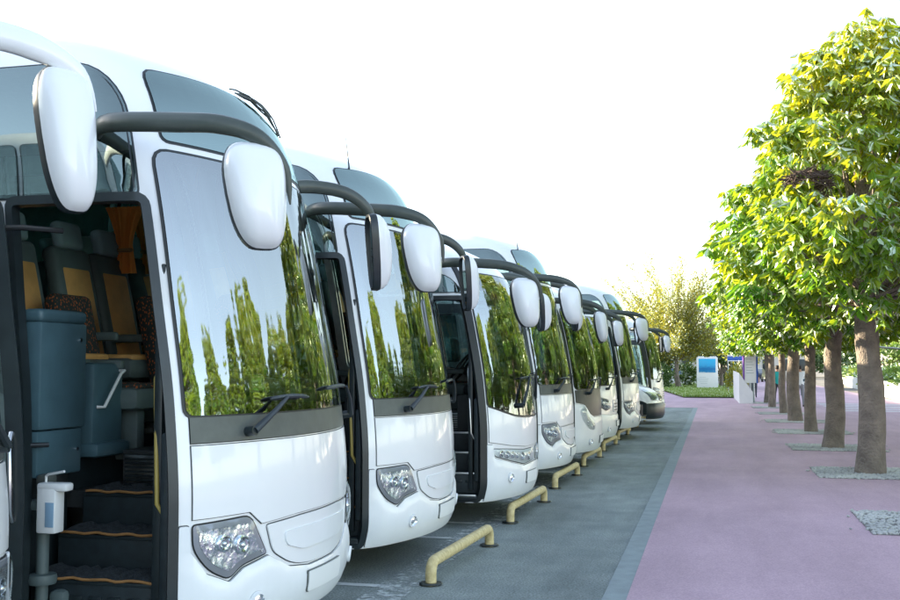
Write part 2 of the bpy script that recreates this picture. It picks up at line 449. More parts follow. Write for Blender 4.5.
    for sg in (1, -1):
        a, h = cfg.get('fog', (-.76, .46)); a *= sg
        n = Vector(sk.nrm(a, h)); c = Vector(sk.on(a, h, .040)); q = n.to_track_quat('Z', 'Y').to_matrix()
        lb = MB(); vs = []; fs = []; k = 20; pr = [(.062, -.01), (.060, .006), (.046, .008), (.04, -.004), (.02, .004), (.001, .006)]
        for (rr, hh_) in pr:
            for i in range(k):
                t = 2*math.pi*i/k; vs.append(c+q @ Vector((rr*math.cos(t), rr*.9*math.sin(t), hh_)))
        for j in range(len(pr)-1):
            for i in range(k): fs.append((j*k+i, j*k+(i+1) % k, (j+1)*k+(i+1) % k, (j+1)*k+i))
        lb.add(vs[:3*k], fs[:2*k], 'bumper'); lb.add(vs[2*k:], [tuple(i-2*k for i in f) for f in fs[2*k:]], 'reflector'); lb.build('fog_light', root)
    p = MB(); pl = rounded(cfg.get('plate', [(-.26, .42), (.26, .42), (.26, .53), (-.26, .53)]), .012)
    sk.patch(p, inflate(pl, .005), 'grey', .040, .012, (), .06); sk.patch(p, pl, 'disp', .046, .008, (), .06); p.build('license_plate', root)
    # ---- wipers
    for (a0, h0, a1, h1, b0, b1, bh) in cfg['wipers']:
        w = MB(); p0 = sk.on(a0, h0, .02); p1 = sk.on(a1, h1, .065)
        n = Vector(sk.nrm(a0, h0)); w.tube([Vector(p0)-n*.02, Vector(p0)+n*.05], .028, 'frame', 12)
        w.tube([p0+np.array(n)*.045, p0*.45+p1*.55+np.array(n)*.03, p1], [.022, .016, .010], 'frame', 8)
        o = w.build('wiper', root)
        w = MB(); w.tube([sk.on(b0+(b1-b0)*t, bh+.012*math.sin(t*3), .045) for t in np.linspace(0, 1, 10)], [.006]+[.013]*8+[.006], 'frame', 8); w.build('wiper_blade', o)
    # ---- mirrors
    for mm in cfg['mirrors']: mirror_parts(root, **mm)
    # ---- cab
    d = MB(); pts = [sk.on(q, 1.0, -.09) for q in np.linspace(-.42, 1.12, 24)]
    lo = [(p[0], p[1], 1.0) for p in pts]; hi = [(p[0]-.04, p[1], cfg['dash']) for p in pts]; bk = [(-.72-.12*math.sin((p[1]+1.2)/2.4*math.pi), p[1]*.97, cfg['dash']+.03) for p in pts]; bb = [(x-.0, y, 1.0) for x, y, z in bk]
    n = len(pts); V = lo+hi+bk+bb; F = []
    for j in range(3):
        for i in range(n-1): F.append((j*n+i, j*n+i+1, (j+1)*n+i+1, (j+1)*n+i))
    F += [(0, n, 2*n, 3*n), (n-1, 4*n-1, 3*n-1, 2*n-1)]
    d.add(V, F, 'dash'); d.box((-.82, .62, cfg['dash']+.07), (.22, .62, .14), 'dash', .05); d.build('dashboard', root)
    w = MB(); rot = Matrix.Rotation(R(-55), 3, 'Y'); c = Vector((-1.02, .62, 1.72))
    ring_ = [c+rot @ Vector((.23*math.cos(t), .23*math.sin(t), 0)) for t in np.linspace(0, 2*math.pi, 25)]
    w.tube(ring_, .016, 'black', 8); w.tube([c, c+rot @ Vector((0, 0, -.3))], .04, 'dash', 8)
    for k in (0, 2.1, 4.2): w.tube([c, c+rot @ Vector((.23*math.cos(k), .23*math.sin(k), 0))], .014, 'dash', 6)
    w.build('steering_wheel', root)
    seat_parts(root, -1.10, .62, 1.06, 'pattern', 'driver_seat', .74, .5, False)
    seat_parts(root, -1.42, -.02, 1.14, 'pattern', 'guide_seat', .64, .42, False)
    for k in range(3):
        for y in (-.92, -.46, .46, .92) if k else (-.22, .42, .92):
            seat_parts(root, -1.72-.82*k, y, 1.33, hgt=.82)
    c = MB()
    for y in (1.02, ):
        vs = []; fs = []; nz, ny = 12, 22
        for i in range(nz+1):
            t = i/nz; z = 2.98-t*.52; wd = .17-.10*math.sin(min(1, t*1.6)*math.pi*.5)+.10*max(0, t-.6)
            for j in range(ny+1):
                u = j/ny-.5; vs.append((-2.02+u*wd*2, y+.018*math.sin(j*2.3), z))
        for i in range(nz):
            for j in range(ny): fs.append((i*(ny+1)+j, i*(ny+1)+j+1, (i+1)*(ny+1)+j+1, (i+1)*(ny+1)+j))
        c.add(vs, fs, 'curtain')
    c.box((-2.02, 1.02, 2.64), (.15, .05, .03), 'trim', .01); c.build('curtain', root)
    # ---- entrance
    for i, (zt, y0, y1) in enumerate([(.36, -1.22, -1.06), (.585, -1.10, -.86), (.79, -.86, -.62), (.995, -.62, -.42)]):
        s = MB(); zb = max(.30, zt-.22); s.box((-.84, (y0+y1)/2+.15, (zt+zb)/2), (.86, y1-y0+.3, zt-zb), 'step', .008)
        s.box((-.84, y0+.004, zt-.005), (.84, .02, .022), 'silver' if cfg.get('bright') else 'frame', .004); o = s.build('step', root)
        if not cfg.get('bright') and i > 0:
            m = MB(); xs = np.linspace(-1.24, -.44, 28); vs = []; fs = []
            for j, x in enumerate(xs):
                wv = .012*math.sin(j*1.7+i)+.010*math.sin(j*.6+2*i)
                vs += [(x, y0-.012+wv*.5, zt+.016+.004*math.sin(j)), (x, y0+.10, zt+.03+abs(wv)), (x, y1-.02+wv, zt+.022+abs(wv)*1.5)]
            for j in range(len(xs)-1):
                for q in (0, 1): fs.append((3*j+q, 3*j+3+q, 3*j+4+q, 3*j+1+q))
            m.add(vs, fs, 'mat'); m.tube([vs[3*j] for j in range(len(xs))], .008, 'trim', 6); m.build('step_mat', o)
        if i == 1:
            for j in range(6): m = MB(); m.box((-1.1+.115*j, y0-.004, zt-.09), (.075, .012, .03), 'frame', .004); m.build('step_light', o)
    h = MB(); h.tube([(-.43, -1.10, .90), (-.49, -1.14, 1.02), (-.50, -1.13, 1.2), (-.53, -1.10, 1.68), (-.53, -1.06, 1.75), (-.50, -1.0, 1.78)], .013, 'silver' if cfg.get('bright') else 'brass', 10); h.build('handrail', root)
    s = MB(); s.box((-.50, -1.02, 1.35), (.05, .22, 1.9), 'frame', .01); s.box((-.42, -1.12, .95), (.06, .14, .9), 'step', .02); s.build('entrance_panel', root)
    s = MB(); s.box((-1.36, -.90, .80), (.05, .46, .9), 'frame', .01); s.build('entrance_panel', root)
    if cfg.get('cab', True):
        k = MB(); k.box((-1.27, -.93, 1.695), (.13, .44, .60), 'teal', .015); k.box((-1.27, -.93, 2.03), (.135, .445, .075), 'teal', .03, None, 4)
        k.tube([(-1.206, -.78, 1.90), (-1.196, -.78, 1.90)], .012, 'chrome', 10); o = k.build('locker', root)
        k = MB(); k.box((-1.275, -.94, 1.262), (.12, .42, .255), 'teal', .012); k.tube([(-1.216, -.78, 1.27), (-1.206, -.78, 1.27)], .011, 'chrome', 10); k.build('locker_drawer', o)
        k = MB(); k.tube([(-1.165, -1.15, .29), (-1.165, -1.15, 1.10)], .034, 'seat', 14)
        for z in (1.0, .60): k.lathe([(.034, -.03), (.075, -.025), (.082, 0), (.075, .025), (.034, .03)], (-1.165, -1.15, z), 'seat', 20)
        k.box((-1.165, -1.13, 1.12), (.09, .08, .08), 'grey', .02); k.box((-1.08, -1.10, .43), (.10, .10, .22), 'seat', .03); k.build('door_post', root)
        k = MB(); k.box((-1.38, -.36, 1.50), (.22, .34, .54), 'teal', .03); k.box((-1.36, -.36, 1.24), (.28, .38, .09), 'teal', .03)
        o = k.build('waste_bin', root)
        k = MB(); k.tube([(-1.265, -.50, 1.50), (-1.225, -.48, 1.50), (-1.215, -.32, 1.70), (-1.22, -.27, 1.72), (-1.265, -.25, 1.72)], .010, 'disp', 8); k.build('bin_handle', o)
        k = MB(); k.box((-.86, -.30, 1.10), (.66, .04, .20), 'silver', .006)
        for j in range(7): k.box((-.86, -.325, 1.02+.026*j), (.62, .02, .010), 'frame', .002)
        k.box((-.86, -.1, 1.215), (.68, .42, .03), 'dash', .01); o = k.build('heater_box', root)
    # ---- running gear, aerial
    for x in (-2.9, -8.3):
        for y in (-1.08, 1.08): wheel_parts(root, x, y)
    if cfg.get('aerial'):
        a = MB(); p = Vector(sk.on(-.80, 3.50, 0.)) if up else Vector(sk.on(-.6, 3.2, 0)); p2 = p+Vector((-.04, 0, .34))
        a.tube([p-Vector((0, 0, .02)), p+Vector((0, 0, .03)), p2], [.018, .008, .003], 'frame', 6); a.build('aerial', root)
    return root

# ---- the shapes of the coach kinds (s, h)
WS_A = rounded([(-1.212, 1.485), (1.212, 1.485), (1.205, 2.935), (-1.205, 2.935)], [.05, .05, .09, .09])
UP_A = rounded([(-1.13, 3.005), (1.13, 3.005), (1.11, 3.47), (.55, 3.51), (-.55, 3.51), (-1.11, 3.47)], [.05, .05, .12, .3, .3, .12])
HL_A = rounded([(-1.195, .915), (-.79, .925), (-.655, .70), (-.86, .665), (-.955, .605), (-1.10, .67), (-1.19, .79)], [.02, .06, .015, .04, .04, .08, .05])
FP_A = [(-1.195, .945), (-.80, .945), (-.70, .87), (-.35, .885), (.35, .885), (.70, .87), (.80, .945), (1.195, .945), (1.195, 1.325), (-1.195, 1.325)]
GR_A = rounded([(-.655, .855), (-.30, .868), (.30, .868), (.655, .855), (.60, .70), (.42, .605), (.2, .575), (-.2, .575), (-.42, .605), (-.60, .70)], [.02, .01, .01, .02, .05, .1, .1, .1, .1, .05])
GI_A = rounded([(-.50, .80), (.50, .80), (.48, .72), (.3, .67), (-.3, .67), (-.48, .72)], .04)
half = [(-1.27, .30), (-1.27, .915), (-1.215, .915), (-1.208, .78), (-1.115, .655), (-.955, .588), (-.85, .648), (-.645, .685), (-.625, .675), (-.435, .588), (-.2, .558)]
BU_A = half[::-1][::-1]+mirr(half)
BU_A = [(-1.27, .295)]+half[1:]+[(-x, y) for x, y in half[1:]][::-1]+[(1.27, .295)]
BU_A = rounded(BU_A[::-1], .012, 3)
CO_A = [(-1.195, 1.340), (1.195, 1.340), (1.195, 1.475), (-1.195, 1.475)]
def near_mirror(**k):
    d = dict(pts=[(-.92, -1.10, 3.03), (-.70, -1.34, 3.03), (-.25, -1.42, 2.99), (.0, -1.44, 2.96), (.19, -1.41, 2.89), (.30, -1.34, 2.74), (.325, -1.32, 2.56)], radii=[.055, .060, .060, .056, .046, .032, .004],
             hc=(.165, -1.42, 2.60), hs=(.34, .54, .12), yaw=R(-52), tilt=R(-5), flip=-1, lean=.03); d.update(k); return d
def far_mirror(**k):
    d = dict(pts=[(-.80, 1.06, 3.06), (-.62, 1.26, 3.12), (-.35, 1.38, 3.08), (-.20, 1.47, 2.96), (-.17, 1.535, 2.80), (-.175, 1.545, 2.62)], radii=[.052, .060, .056, .046, .032, .004],
             hc=(-.10, 1.42, 2.62), hs=(.27, .58, .11), yaw=R(30), tilt=R(-5), flip=1, lean=.02); d.update(k); return d
WIPE_A = [(-.80, 1.385, -.48, 1.56, -.62, -.20, 1.555), (.98, 1.40, .70, 1.60, .10, .78, 1.60)]
CFG_A = dict(skin=Skin(PA), ws=WS_A, upper=UP_A, wintop=3.48, dash=1.44, panels=[(FP_A, 'white', .010, .0, 'front_panel'), (GR_A, 'white', .012, .0, 'grille_panel'), (GI_A, 'bumper', .022, .0, 'grille_insert'), (BU_A, 'bumper', .016, .016, 'bumper'), (CO_A, 'grey', .008, .0, 'cowl')],
             lamps=[(HL_A, [(-1.00, .80, .046), (-.865, .775, .052)], 'reflector')], wipers=WIPE_A, mirrors=[near_mirror(), far_mirror()])
# kind B: rounded coach whose glass runs low at the front
WS_B = rounded([(-1.20, 1.32), (-.95, 1.26), (-.66, 1.20), (-.35, 1.18), (.35, 1.18), (.66, 1.20), (.95, 1.26), (1.20, 1.32), (1.19, 2.80), (-1.19, 2.80)], [.03, .1, .1, .1, .1, .1, .1, .03, .15, .15])
HL_B = rounded([(-1.16, .85), (-.85, .83), (-.45, .80), (-.12, .80), (-.10, .66), (-.45, .64), (-.80, .70), (-1.12, .77)], .03)
FP_B = [(-1.21, .925), (-.8, .87), (-.4, .835), (.4, .835), (.8, .87), (1.21, .925), (1.21, 1.30), (.95, 1.235), (.66, 1.172), (.35, 1.155), (-.35, 1.155), (-.66, 1.172), (-.95, 1.235), (-1.21, 1.30)]
BU_B = [(-1.24, .295), (1.24, .295), (1.24, .90), (1.16, .895), (1.13, .75), (.80, .68), (.45, .62), (.1, .635), (-.1, .635), (-.45, .62), (-.80, .68), (-1.13, .75), (-1.16, .895), (-1.24, .90)]
DK_B = [(-1.15, 1.36), (-.66, 1.23), (.66, 1.23), (1.15, 1.36), (1.15, 1.50), (-1.15, 1.50)]
PIL = [(-1.29, .32), (-1.235, .32), (-1.235, 1.4), (-1.225, 2.86), (-1.29, 2.86)]
CFG_B = dict(skin=Skin(PB), ws=WS_B, upper=None, wintop=2.78, tall=False, dash=1.38, bright=True, dframe='black', panels=[(FP_B, 'white', .010, .0, 'front_panel'), (BU_B, 'bumper', .014, .014, 'bumper'), (PIL, 'black', .008, 0, 'door_pillar')],
             lamps=[(HL_B, [(-1.02, .79, .036), (-.90, .775, .042), (-.78, .765, .042), (-.67, .755, .04), (-.52, .73, .05), (-.30, .72, .05)], 'white')], wipers=[(-.55, 1.30, -.22, 1.62, -.50, .15, 1.60), (.9, 1.34, .62, 1.66, .2, .80, 1.64)],
             mirrors=[near_mirror(pts=[(-.98, -1.05, 2.86), (-.70, -1.34, 2.87), (-.25, -1.42, 2.84), (.0, -1.44, 2.80), (.19, -1.41, 2.72), (.30, -1.34, 2.58), (.32, -1.32, 2.42)], hc=(.15, -1.42, 2.42), hs=(.33, .52, .13)),
                      far_mirror(pts=[(-.85, 1.02, 2.88), (-.62, 1.26, 2.93), (-.35, 1.38, 2.89), (-.20, 1.47, 2.77), (-.165, 1.53, 2.62), (-.17, 1.54, 2.46)], hc=(-.10, 1.42, 2.46), hs=(.24, .5, .12))], plate=[(-.42, .43), (-.02, .43), (-.02, .55), (-.42, .55)], fog=(-.84, .52))
# kind C: dark lower front, big oval lamps
WS_C = rounded([(-1.20, 1.36), (1.20, 1.36), (1.19, 2.76), (-1.19, 2.76)], [.08, .08, .15, .15])
BK_C = rounded([(-1.20, 1.13), (-.95, 1.10), (-.70, .93), (-.55, .885), (.55, .885), (.70, .93), (.95, 1.10), (1.20, 1.13), (1.20, 1.335), (-1.20, 1.335)], .02)
HL_C = rounded([(-1.14, 1.00), (-.98, 1.075), (-.78, .90), (-.50, .74), (-.55, .64), (-.80, .66), (-1.05, .82)], .06)
BU_C = [(-1.24, .295), (1.24, .295), (1.24, 1.11), (.94, 1.085), (.70, .905), (.55, .865), (-.55, .865), (-.70, .905), (-.94, 1.085), (-1.24, 1.11)]
CFG_C = dict(skin=Skin(PB), ws=WS_C, upper=None, wintop=2.76, tall=False, dash=1.40, open=False, dframe='black', panels=[(BK_C, 'frame', .010, .0, 'dark_front_panel'), (BU_C, 'bumper', .012, .012, 'bumper'), (PIL, 'black', .008, 0, 'door_pillar')],
             lamps=[(HL_C, [(-.98, .96, .06), (-.83, .80, .075), (-.64, .71, .05)], 'grey')], wipers=[(-.80, 1.28, -.48, 1.50, -.62, -.10, 1.50), (.9, 1.30, .62, 1.52, .1, .75, 1.52)], cab=False,
             mirrors=[near_mirror(pts=[(-.98, -1.05, 2.84), (-.70, -1.34, 2.85), (-.25, -1.42, 2.82), (.0, -1.44, 2.78), (.17, -1.41, 2.70), (.25, -1.36, 2.56), (.26, -1.345, 2.42)], hc=(.16, -1.42, 2.40), hs=(.22, .5, .12)),
                      far_mirror(pts=[(-.85, 1.02, 2.86), (-.62, 1.26, 2.91), (-.35, 1.38, 2.87), (-.20, 1.47, 2.75), (-.165, 1.53, 2.60), (-.17, 1.54, 2.46)], hc=(-.10, 1.42, 2.44), hs=(.24, .5, .12))])
# kind D: plain white front, lamps set high
WS_D = rounded([(-1.20, 1.36), (1.20, 1.36), (1.19, 2.76), (-1.19, 2.76)], [.05, .05, .12, .12])
HL_D = rounded([(-1.16, 1.12), (-.70, 1.05), (-.62, .88), (-.85, .84), (-1.10, .92)], .05)
GR_D = rounded([(-.45, 1.04), (.45, 1.04), (.42, .80), (-.42, .80)], .05)
BU_D = [(-1.24, .295), (1.24, .295), (1.24, .78), (.6, .74), (-.6, .74), (-1.24, .78)]
GS_D = [rounded([(-.36, .98-.065*i), (.36, .98-.065*i), (.35, .955-.065*i), (-.35, .955-.065*i)], .008) for i in range(3)]
CFG_D = dict(CFG_C, ws=WS_D, panels=[(GR_D, 'bumper', .012, .0, 'grille_panel'), (BU_D, 'bumper', .012, .012, 'bumper'), (PIL, 'black', .008, 0, 'door_pillar')]+[(g, 'frame', .016, 0, 'grille_slot') for g in GS_D],
             lamps=[(HL_D, [(-1.0, 1.0, .07), (-.82, .96, .065)], 'reflector')], plate=[(-.26, .50), (.26, .50), (.26, .61), (-.26, .61)])

GRP = 'white coaches parked side by side'
b1 = coach(CFG_A); b1.location = (-2.38, 6.25, 0)
tag(b1, 'nearest coach seen whole, its open door showing tan seats, a teal locker and steps', 'coach', GRP)
def bus(src, x, y, label, rz=0.):
    o = copy_tree(src) if src.get('used') else src
    src['used'] = 1; o.location = (x, y, 0); o.rotation_euler.z = rz
    if 'used' in o.keys() and o is not src: del o['used']
    return tag(o, label, 'coach', GRP)
b1['used'] = 1
b2 = bus(b1, -2.38, 9.37, 'second full coach, white with grey wiper panel and angular headlight, behind the first yellow bar')
b4 = bus(b1, -2.10, 16.1, 'white coach with upper windscreen just past the coach with the round headlights')
cb = coach(CFG_B); bus(cb, -2.08, 12.42, 'rounded white coach with black door pillar, silver handrail and a row of round headlights')
cc = coach(CFG_C); bus(cc, -1.97, 19.0, 'coach with black panel under its windscreen and big oval headlights')
cd = coach(CFG_D); bus(cd, -2.0, 22.6, 'low plain coach squeezed just behind the black fronted one')
bus(b1, -1.78, 26.3, 'far coach with upper windscreen, just before the minibus with black bumper')
bus(cd, -1.50, 33.3, 'last coach of the row, beyond the minibus, a dark mirror against the trees')
b0 = copy_tree(b1); b0.location = (-2.79, 3.0, 0)
tag(b0, 'coach at the edge of the photo showing only a white mirror and bumper corner', 'coach', GRP)
for ch in list(b0.children):
    if ch.name.startswith('wing_mirror'): drop(ch)
mirror_parts(b0, [(-.80, 1.05, 3.28), (-.59, 1.26, 3.34), (-.39, 1.42, 3.30), (-.25, 1.57, 3.20), (-.19, 1.64, 3.02)], [.075, .085, .080, .050, .005], (-.27, 1.50, 2.86), (.31, .72, .12), R(-28), R(-6), 'white', 'white', 1, .0)
mirror_parts(b0, **near_mirror(armm='white'))
for o in (b1, cb, cc, cd):
    if 'used' in o.keys(): del o['used']

for b in (b2, b4):
    a = MB(); p = Vector(CFG_A['skin'].on(-.80, 3.50, 0.)); a.tube([p-Vector((0, 0, .02)), p+Vector((0, 0, .03)), p+Vector((-.04, 0, .34))], [.018, .008, .003], 'frame', 6); a.build('aerial', b)
# ---- the minibus with a bonnet
PV = [(.30, .30, .03, .06), (.5, .5, 0, .0), (.85, .85, 0, .02), (1.05, 1.02, .01, .16), (1.35, 1.22, .03, .55), (1.55, 1.32, .04, .85), (2.2, 1.85, .08, 1.25), (2.75, 2.30, .13, 1.62), (3.0, 2.48, .25, 1.95), (3.3, 2.60, .5, 2.5), (3.8, 2.64, .99, 3.2)]
def minibus():
    sk = Skin(PV, w=1.0, b=.16, yb=.78, xe=.42, L=6.5, fall=3.2); root = empty('minibus'); e = sk.smax
    ws = rounded([(-.93, 1.60), (.93, 1.60), (.90, 2.68), (-.90, 2.68)], .1)
    wn = [rounded([(-2.3-1.0*k-.92, 1.75), (-2.3-1.0*k, 1.75), (-2.3-1.0*k, 2.55), (-2.3-1.0*k-.92, 2.55)], .06) for k in range(4)]
    wn = wn+[mirr(w) for w in wn]
    arch = [(-1.35+.42*math.cos(t), max(.33, .40+.42*math.sin(t))) for t in np.linspace(math.pi*1.1, -.1*math.pi, 18)]
    b = MB(); sk.patch(b, [(-e, sk.h0), (e, sk.h0), (e, sk.h1), (-e, sk.h1)], 'white', 0, .03, [inflate(w, -.02) for w in wn+[ws]]+[arch, mirr(arch)], .09, 'inner')
    prof = [sk.at(-e, h) for h in np.linspace(sk.h0, sk.h1, 20)]+[sk.at(e, h) for h in np.linspace(sk.h1, sk.h0, 20)]; b.add(prof, [tuple(range(len(prof)))], 'white')
    b.box((-3.2, 0, .5), (5.2, 1.7, .3), 'black'); b.build('body', root)
    g = MB(); sk.patch(g, ws, 'glass', .006, 0, (), .08); g.build('windscreen', root)
    for w in wn: g = MB(); sk.patch(g, w, 'sideglass', .006, 0, (), .15); g.build('window_pane', root)
    p = MB(); sk.patch(p, rounded([(-1.12, .34), (1.12, .34), (1.12, .74), (-1.12, .74)], .05), 'frame', .04, .04, (), .07, dome=.02); p.build('bumper', root)
    p = MB(); sk.patch(p, rounded([(-.45, .80), (.45, .80), (.40, 1.0), (-.40, 1.0)], .04), 'frame', .01, .01, (), .06)
    for i in range(3): sk.patch(p, [(-.42, .83+.055*i), (.42, .83+.055*i), (.42, .845+.055*i), (-.42, .845+.055*i)], 'chrome', .018, .008, (), .08)
    p.build('grille', root)
    for sg in (1, -1):
        pl = rounded([(-.96, .84), (-.60, .82), (-.56, .95), (-.72, 1.08), (-.96, 1.16)], .04); pl = pl if sg == 1 else mirr(pl)
        p = MB(); sk.patch(p, pl, 'reflector', .006, 0, (), .05); sk.patch(p, inflate(pl, .01), 'black', .002, 0, (), .05); o = p.build('headlight', root)
        p = MB(); sk.patch(p, pl, 'lens', .014, 0, (), .05); p.build('lamp_lens', o)
        mirror_parts(root, [(-1.45, sg*.92, 1.62), (-1.40, sg*1.08, 1.66), (-1.38, sg*1.14, 1.68)], [.03, .03, .03], (-1.36, sg*1.16, 1.78), (.2, .34, .1), R(-20*sg), 0, 'frame', 'frame')
    for x in (-1.15, -4.6):
        for y in (-.88, .88):
            t = MB(); t.lathe([(.2, -.1), (.33, -.11), (.36, -.07), (.36, .07), (.33, .11), (.2, .1)], (x, y, .36), 'tyre', 24, 'Y'); o = t.build('wheel', root)
            t = MB(); s_ = 1 if y > 0 else -1; t.lathe([(.01, .06*s_), (.1, .06*s_), (.2, .09*s_)], (x, y, .36), 'silver', 24, 'Y'); t.build('rim', o)
    return root
mv = minibus(); mv.location = (-1.38, 29.9, 0)
tag(mv, 'white minibus with sloping bonnet and black bumper between the far coaches', 'minibus')

# ---- loose things on the first coaches
d = empty('soap_dispenser', (-3.455, 5.03, .86))
k = MB(); k.box((0, 0, .125), (.115, .09, .25), 'disp', .012); k.box((.03, -.005, .245), (.18, .08, .045), 'disp', .015); k.build('casing', d)
k = MB(); k.box((.025, -.046, .10), (.05, .004, .13), 'blue_label', .001); k.build('level_window', d)
k = MB(); k.tube([(-.03, 0, .26), (-.03, 0, .30), (-.01, -.01, .31), (.10, -.03, .33)], .007, 'disp', 8); k.build('lever', d)
tag(d, 'white hand soap dispenser with lever, mounted on the post in the open coach door', 'dispenser')
SK = CFG_A['skin']; tw = MB(); o1 = np.array((-2.38, 6.25, 0))
rnd = random.Random(3)
for k in range(4):
    a0, a1 = .02-.1*rnd.random(), .30+.5*rnd.random()
    h0, h1 = 3.53+.05*rnd.random(), 3.45-.12*rnd.random()
    tw.tube([SK.on(a0+(a1-a0)*t, h0+(h1-h0)*t*t, .012+(.012+.010*k)*math.sin(t*math.pi)+.01*rnd.random())+o1 for t in np.linspace(0, 1, 9)], .006, 'arm', 6)
tag(tw.build('roof_cable'), 'tangled dark cable lying on the roof edge of the nearest coach', 'cable')

# ------------------------------------------------------------------ wheel stops, markings, ground
M['yellow'] = mat('yellow_bar_paint', (.68, .58, .31), .55, noise=(22., .25, (.46, .36, .17)), bump=(30, .2, .004))
M['concrete'] = mat('kerb_concrete', (.27, .32, .33), .8, noise=(6., .2), bump=(60, .4, .01))
ord_ = ['first', 'second', 'third', 'fourth', 'fifth', 'sixth', 'seventh', 'eighth', 'ninth']
proto = None
for i in range(9):
    y0 = 8.29+3.42*i
    if proto is None:
        b = MB(); r = .045; pts = [(0, 0, -.02), (0, 0, .075)]
        for t in np.linspace(0, math.pi/2, 6)[1:]: pts.append((0, .09*(1-math.cos(t)), .075+.09*math.sin(t)))
        for t in np.linspace(0, math.pi/2, 6): pts.append((0, 1.81+.09*math.sin(t), .165-.09*(1-math.cos(t))))
        pts.append((0, 1.90, -.02)); b.tube(pts, r, 'yellow', 14)
        proto = b.build('parking_bar', ang=50)
        for y in (0, 1.90):
            p = MB(); p.lathe([(.001, .010), (.085, .010), (.095, .0)], (0, y, 0), 'frame', 18); p.build('base_plate', proto)
        o = proto
    else: o = copy_tree(proto)
    o.location = (-2.22, y0, .012); o.rotation_euler.z = R(-2.4)
    tag(o, f'low yellow steel parking bar, {ord_[i]} in the row counting from the camera', 'parking bar', 'yellow wheel stop bars')

def sheet(name, poly, z, m, label=None, st=None):
    mb = MB(); mb.add([(x, y, z) for x, y in poly], [tuple(range(len(poly)))], m)
    return tag(mb.build(name), None, None, None, 'structure')
M['asphalt'] = mat('asphalt', (.30, .345, .335), .85, noise=(2.2, .25, (.225, .268, .265)), bump=(160, .7, .012))
M['earth'] = mat('far_ground', (.22, .20, .17), .9, noise=(.3, .3))
M['lilac'] = mat('lilac_pavement', (.53, .365, .43), .85, noise=(.9, .10), bump=(140, .4, .006))
def detail(m, sc, amt, stain):
    """fine grain plus wide stains multiplied over the base colour"""
    nt = m.node_tree; b = nt.nodes['Principled BSDF']; src = b.inputs['Base Color'].links[0].from_socket
    tc = nt.nodes.new('ShaderNodeTexCoord')
    v = nt.nodes.new('ShaderNodeTexNoise'); v.inputs['Scale'].default_value = sc; v.inputs['Detail'].default_value = 2
    nt.links.new(tc.outputs['Object'], v.inputs['Vector'])
    r = nt.nodes.new('ShaderNodeMapRange'); r.inputs['From Min'].default_value = .3; r.inputs['From Max'].default_value = .7; r.inputs['To Min'].default_value = 1-amt; r.inputs['To Max'].default_value = 1+amt
    nt.links.new(v.outputs['Fac'], r.inputs['Value'])
    mp = nt.nodes.new('ShaderNodeMapping'); mp.inputs['Scale'].default_value = (.9, .16, 1); nt.links.new(tc.outputs['Object'], mp.inputs[0])
    w = nt.nodes.new('ShaderNodeTexNoise'); w.inputs['Scale'].default_value = 1.1; w.inputs['Detail'].default_value = 7; w.inputs['Roughness'].default_value = .65
    nt.links.new(mp.outputs[0], w.inputs['Vector'])
    r2 = nt.nodes.new('ShaderNodeMapRange'); r2.inputs['From Min'].default_value = .3; r2.inputs['From Max'].default_value = .62; r2.inputs['To Min'].default_value = 1-stain; r2.inputs['To Max'].default_value = 1
    nt.links.new(w.outputs['Fac'], r2.inputs['Value'])
    mu = nt.nodes.new('ShaderNodeMath'); mu.operation = 'MULTIPLY'; nt.links.new(r.outputs[0], mu.inputs[0]); nt.links.new(r2.outputs[0], mu.inputs[1])
    mx = nt.nodes.new('ShaderNodeVectorMath'); mx.operation = 'SCALE'
    nt.links.new(src, mx.inputs[0]); nt.links.new(mu.outputs[0], mx.inputs['Scale']); nt.links.new(mx.outputs[0], b.inputs['Base Color'])
detail(M['asphalt'], 60, .40, .42); detail(M['lilac'], 70, .16, .22)
def worn(name, col, thr):
    m = mat(name, col, .7, noise=(18, .15)); nt = m.node_tree; b = nt.nodes['Principled BSDF']
    tc = nt.nodes.new('ShaderNodeTexCoord'); n = nt.nodes.new('ShaderNodeTexNoise'); n.inputs['Scale'].default_value = 9; n.inputs['Detail'].default_value = 8; n.inputs['Roughness'].default_value = .7
    r = nt.nodes.new('ShaderNodeMapRange'); r.inputs['From Min'].default_value = thr; r.inputs['From Max'].default_value = thr+.18
    nt.links.new(tc.outputs['Object'], n.inputs['Vector']); nt.links.new(n.outputs['Fac'], r.inputs['Value']); nt.links.new(r.outputs[0], b.inputs['Alpha'])
    return m
M['line'] = worn('worn_white_line', (.66, .70, .70), .24)
M['faded'] = worn('faded_white_line', (.50, .55, .55), .42)
M['grass'] = mat('lawn_soil', (.14, .22, .05), .95, noise=(1.5, .4, (.18, .20, .06)))
sheet('ground', [(-900, -500), (900, -500), (900, 1200), (-900, 1200)], -.012, 'earth')
sheet('parking_lot', [(-80, -30), (-.84, -30), (-.84, 45.5), (-80, 45.5)], 0, 'asphalt')
sheet('kerb_strip', [(-.84, -30), (-.66, -30), (-.66, 45.5), (-.84, 45.5)], .004, 'concrete')
sheet('pavement', [(-.66, -30), (22, -30), (22, 20), (8.9, 56.5), (8.9, 130), (1.6, 130), (1.6, 59.5), (-1.6, 59.5), (-3.4, 75), (-14, 75), (-14, 45.5), (-.66, 45.5)], .006, 'lilac')
sheet('lawn', [(1.55, 59.6), (1.9, 101), (-22, 101), (-18, 75.2), (-3.4, 75.2), (-1.6, 59.6)], .05, 'grass')
mb = MB()
for i in range(9):
    for y in (8.15+3.45*i, 10.55+3.45*i): mb.add([(-14, y-.05, .004), (-2.5, y-.05, .004), (-2.5, y+.05, .004), (-14, y+.05, .004)], [(0, 1, 2, 3)], 'line')
tag(mb.build('bay_lines'), kind='structure')
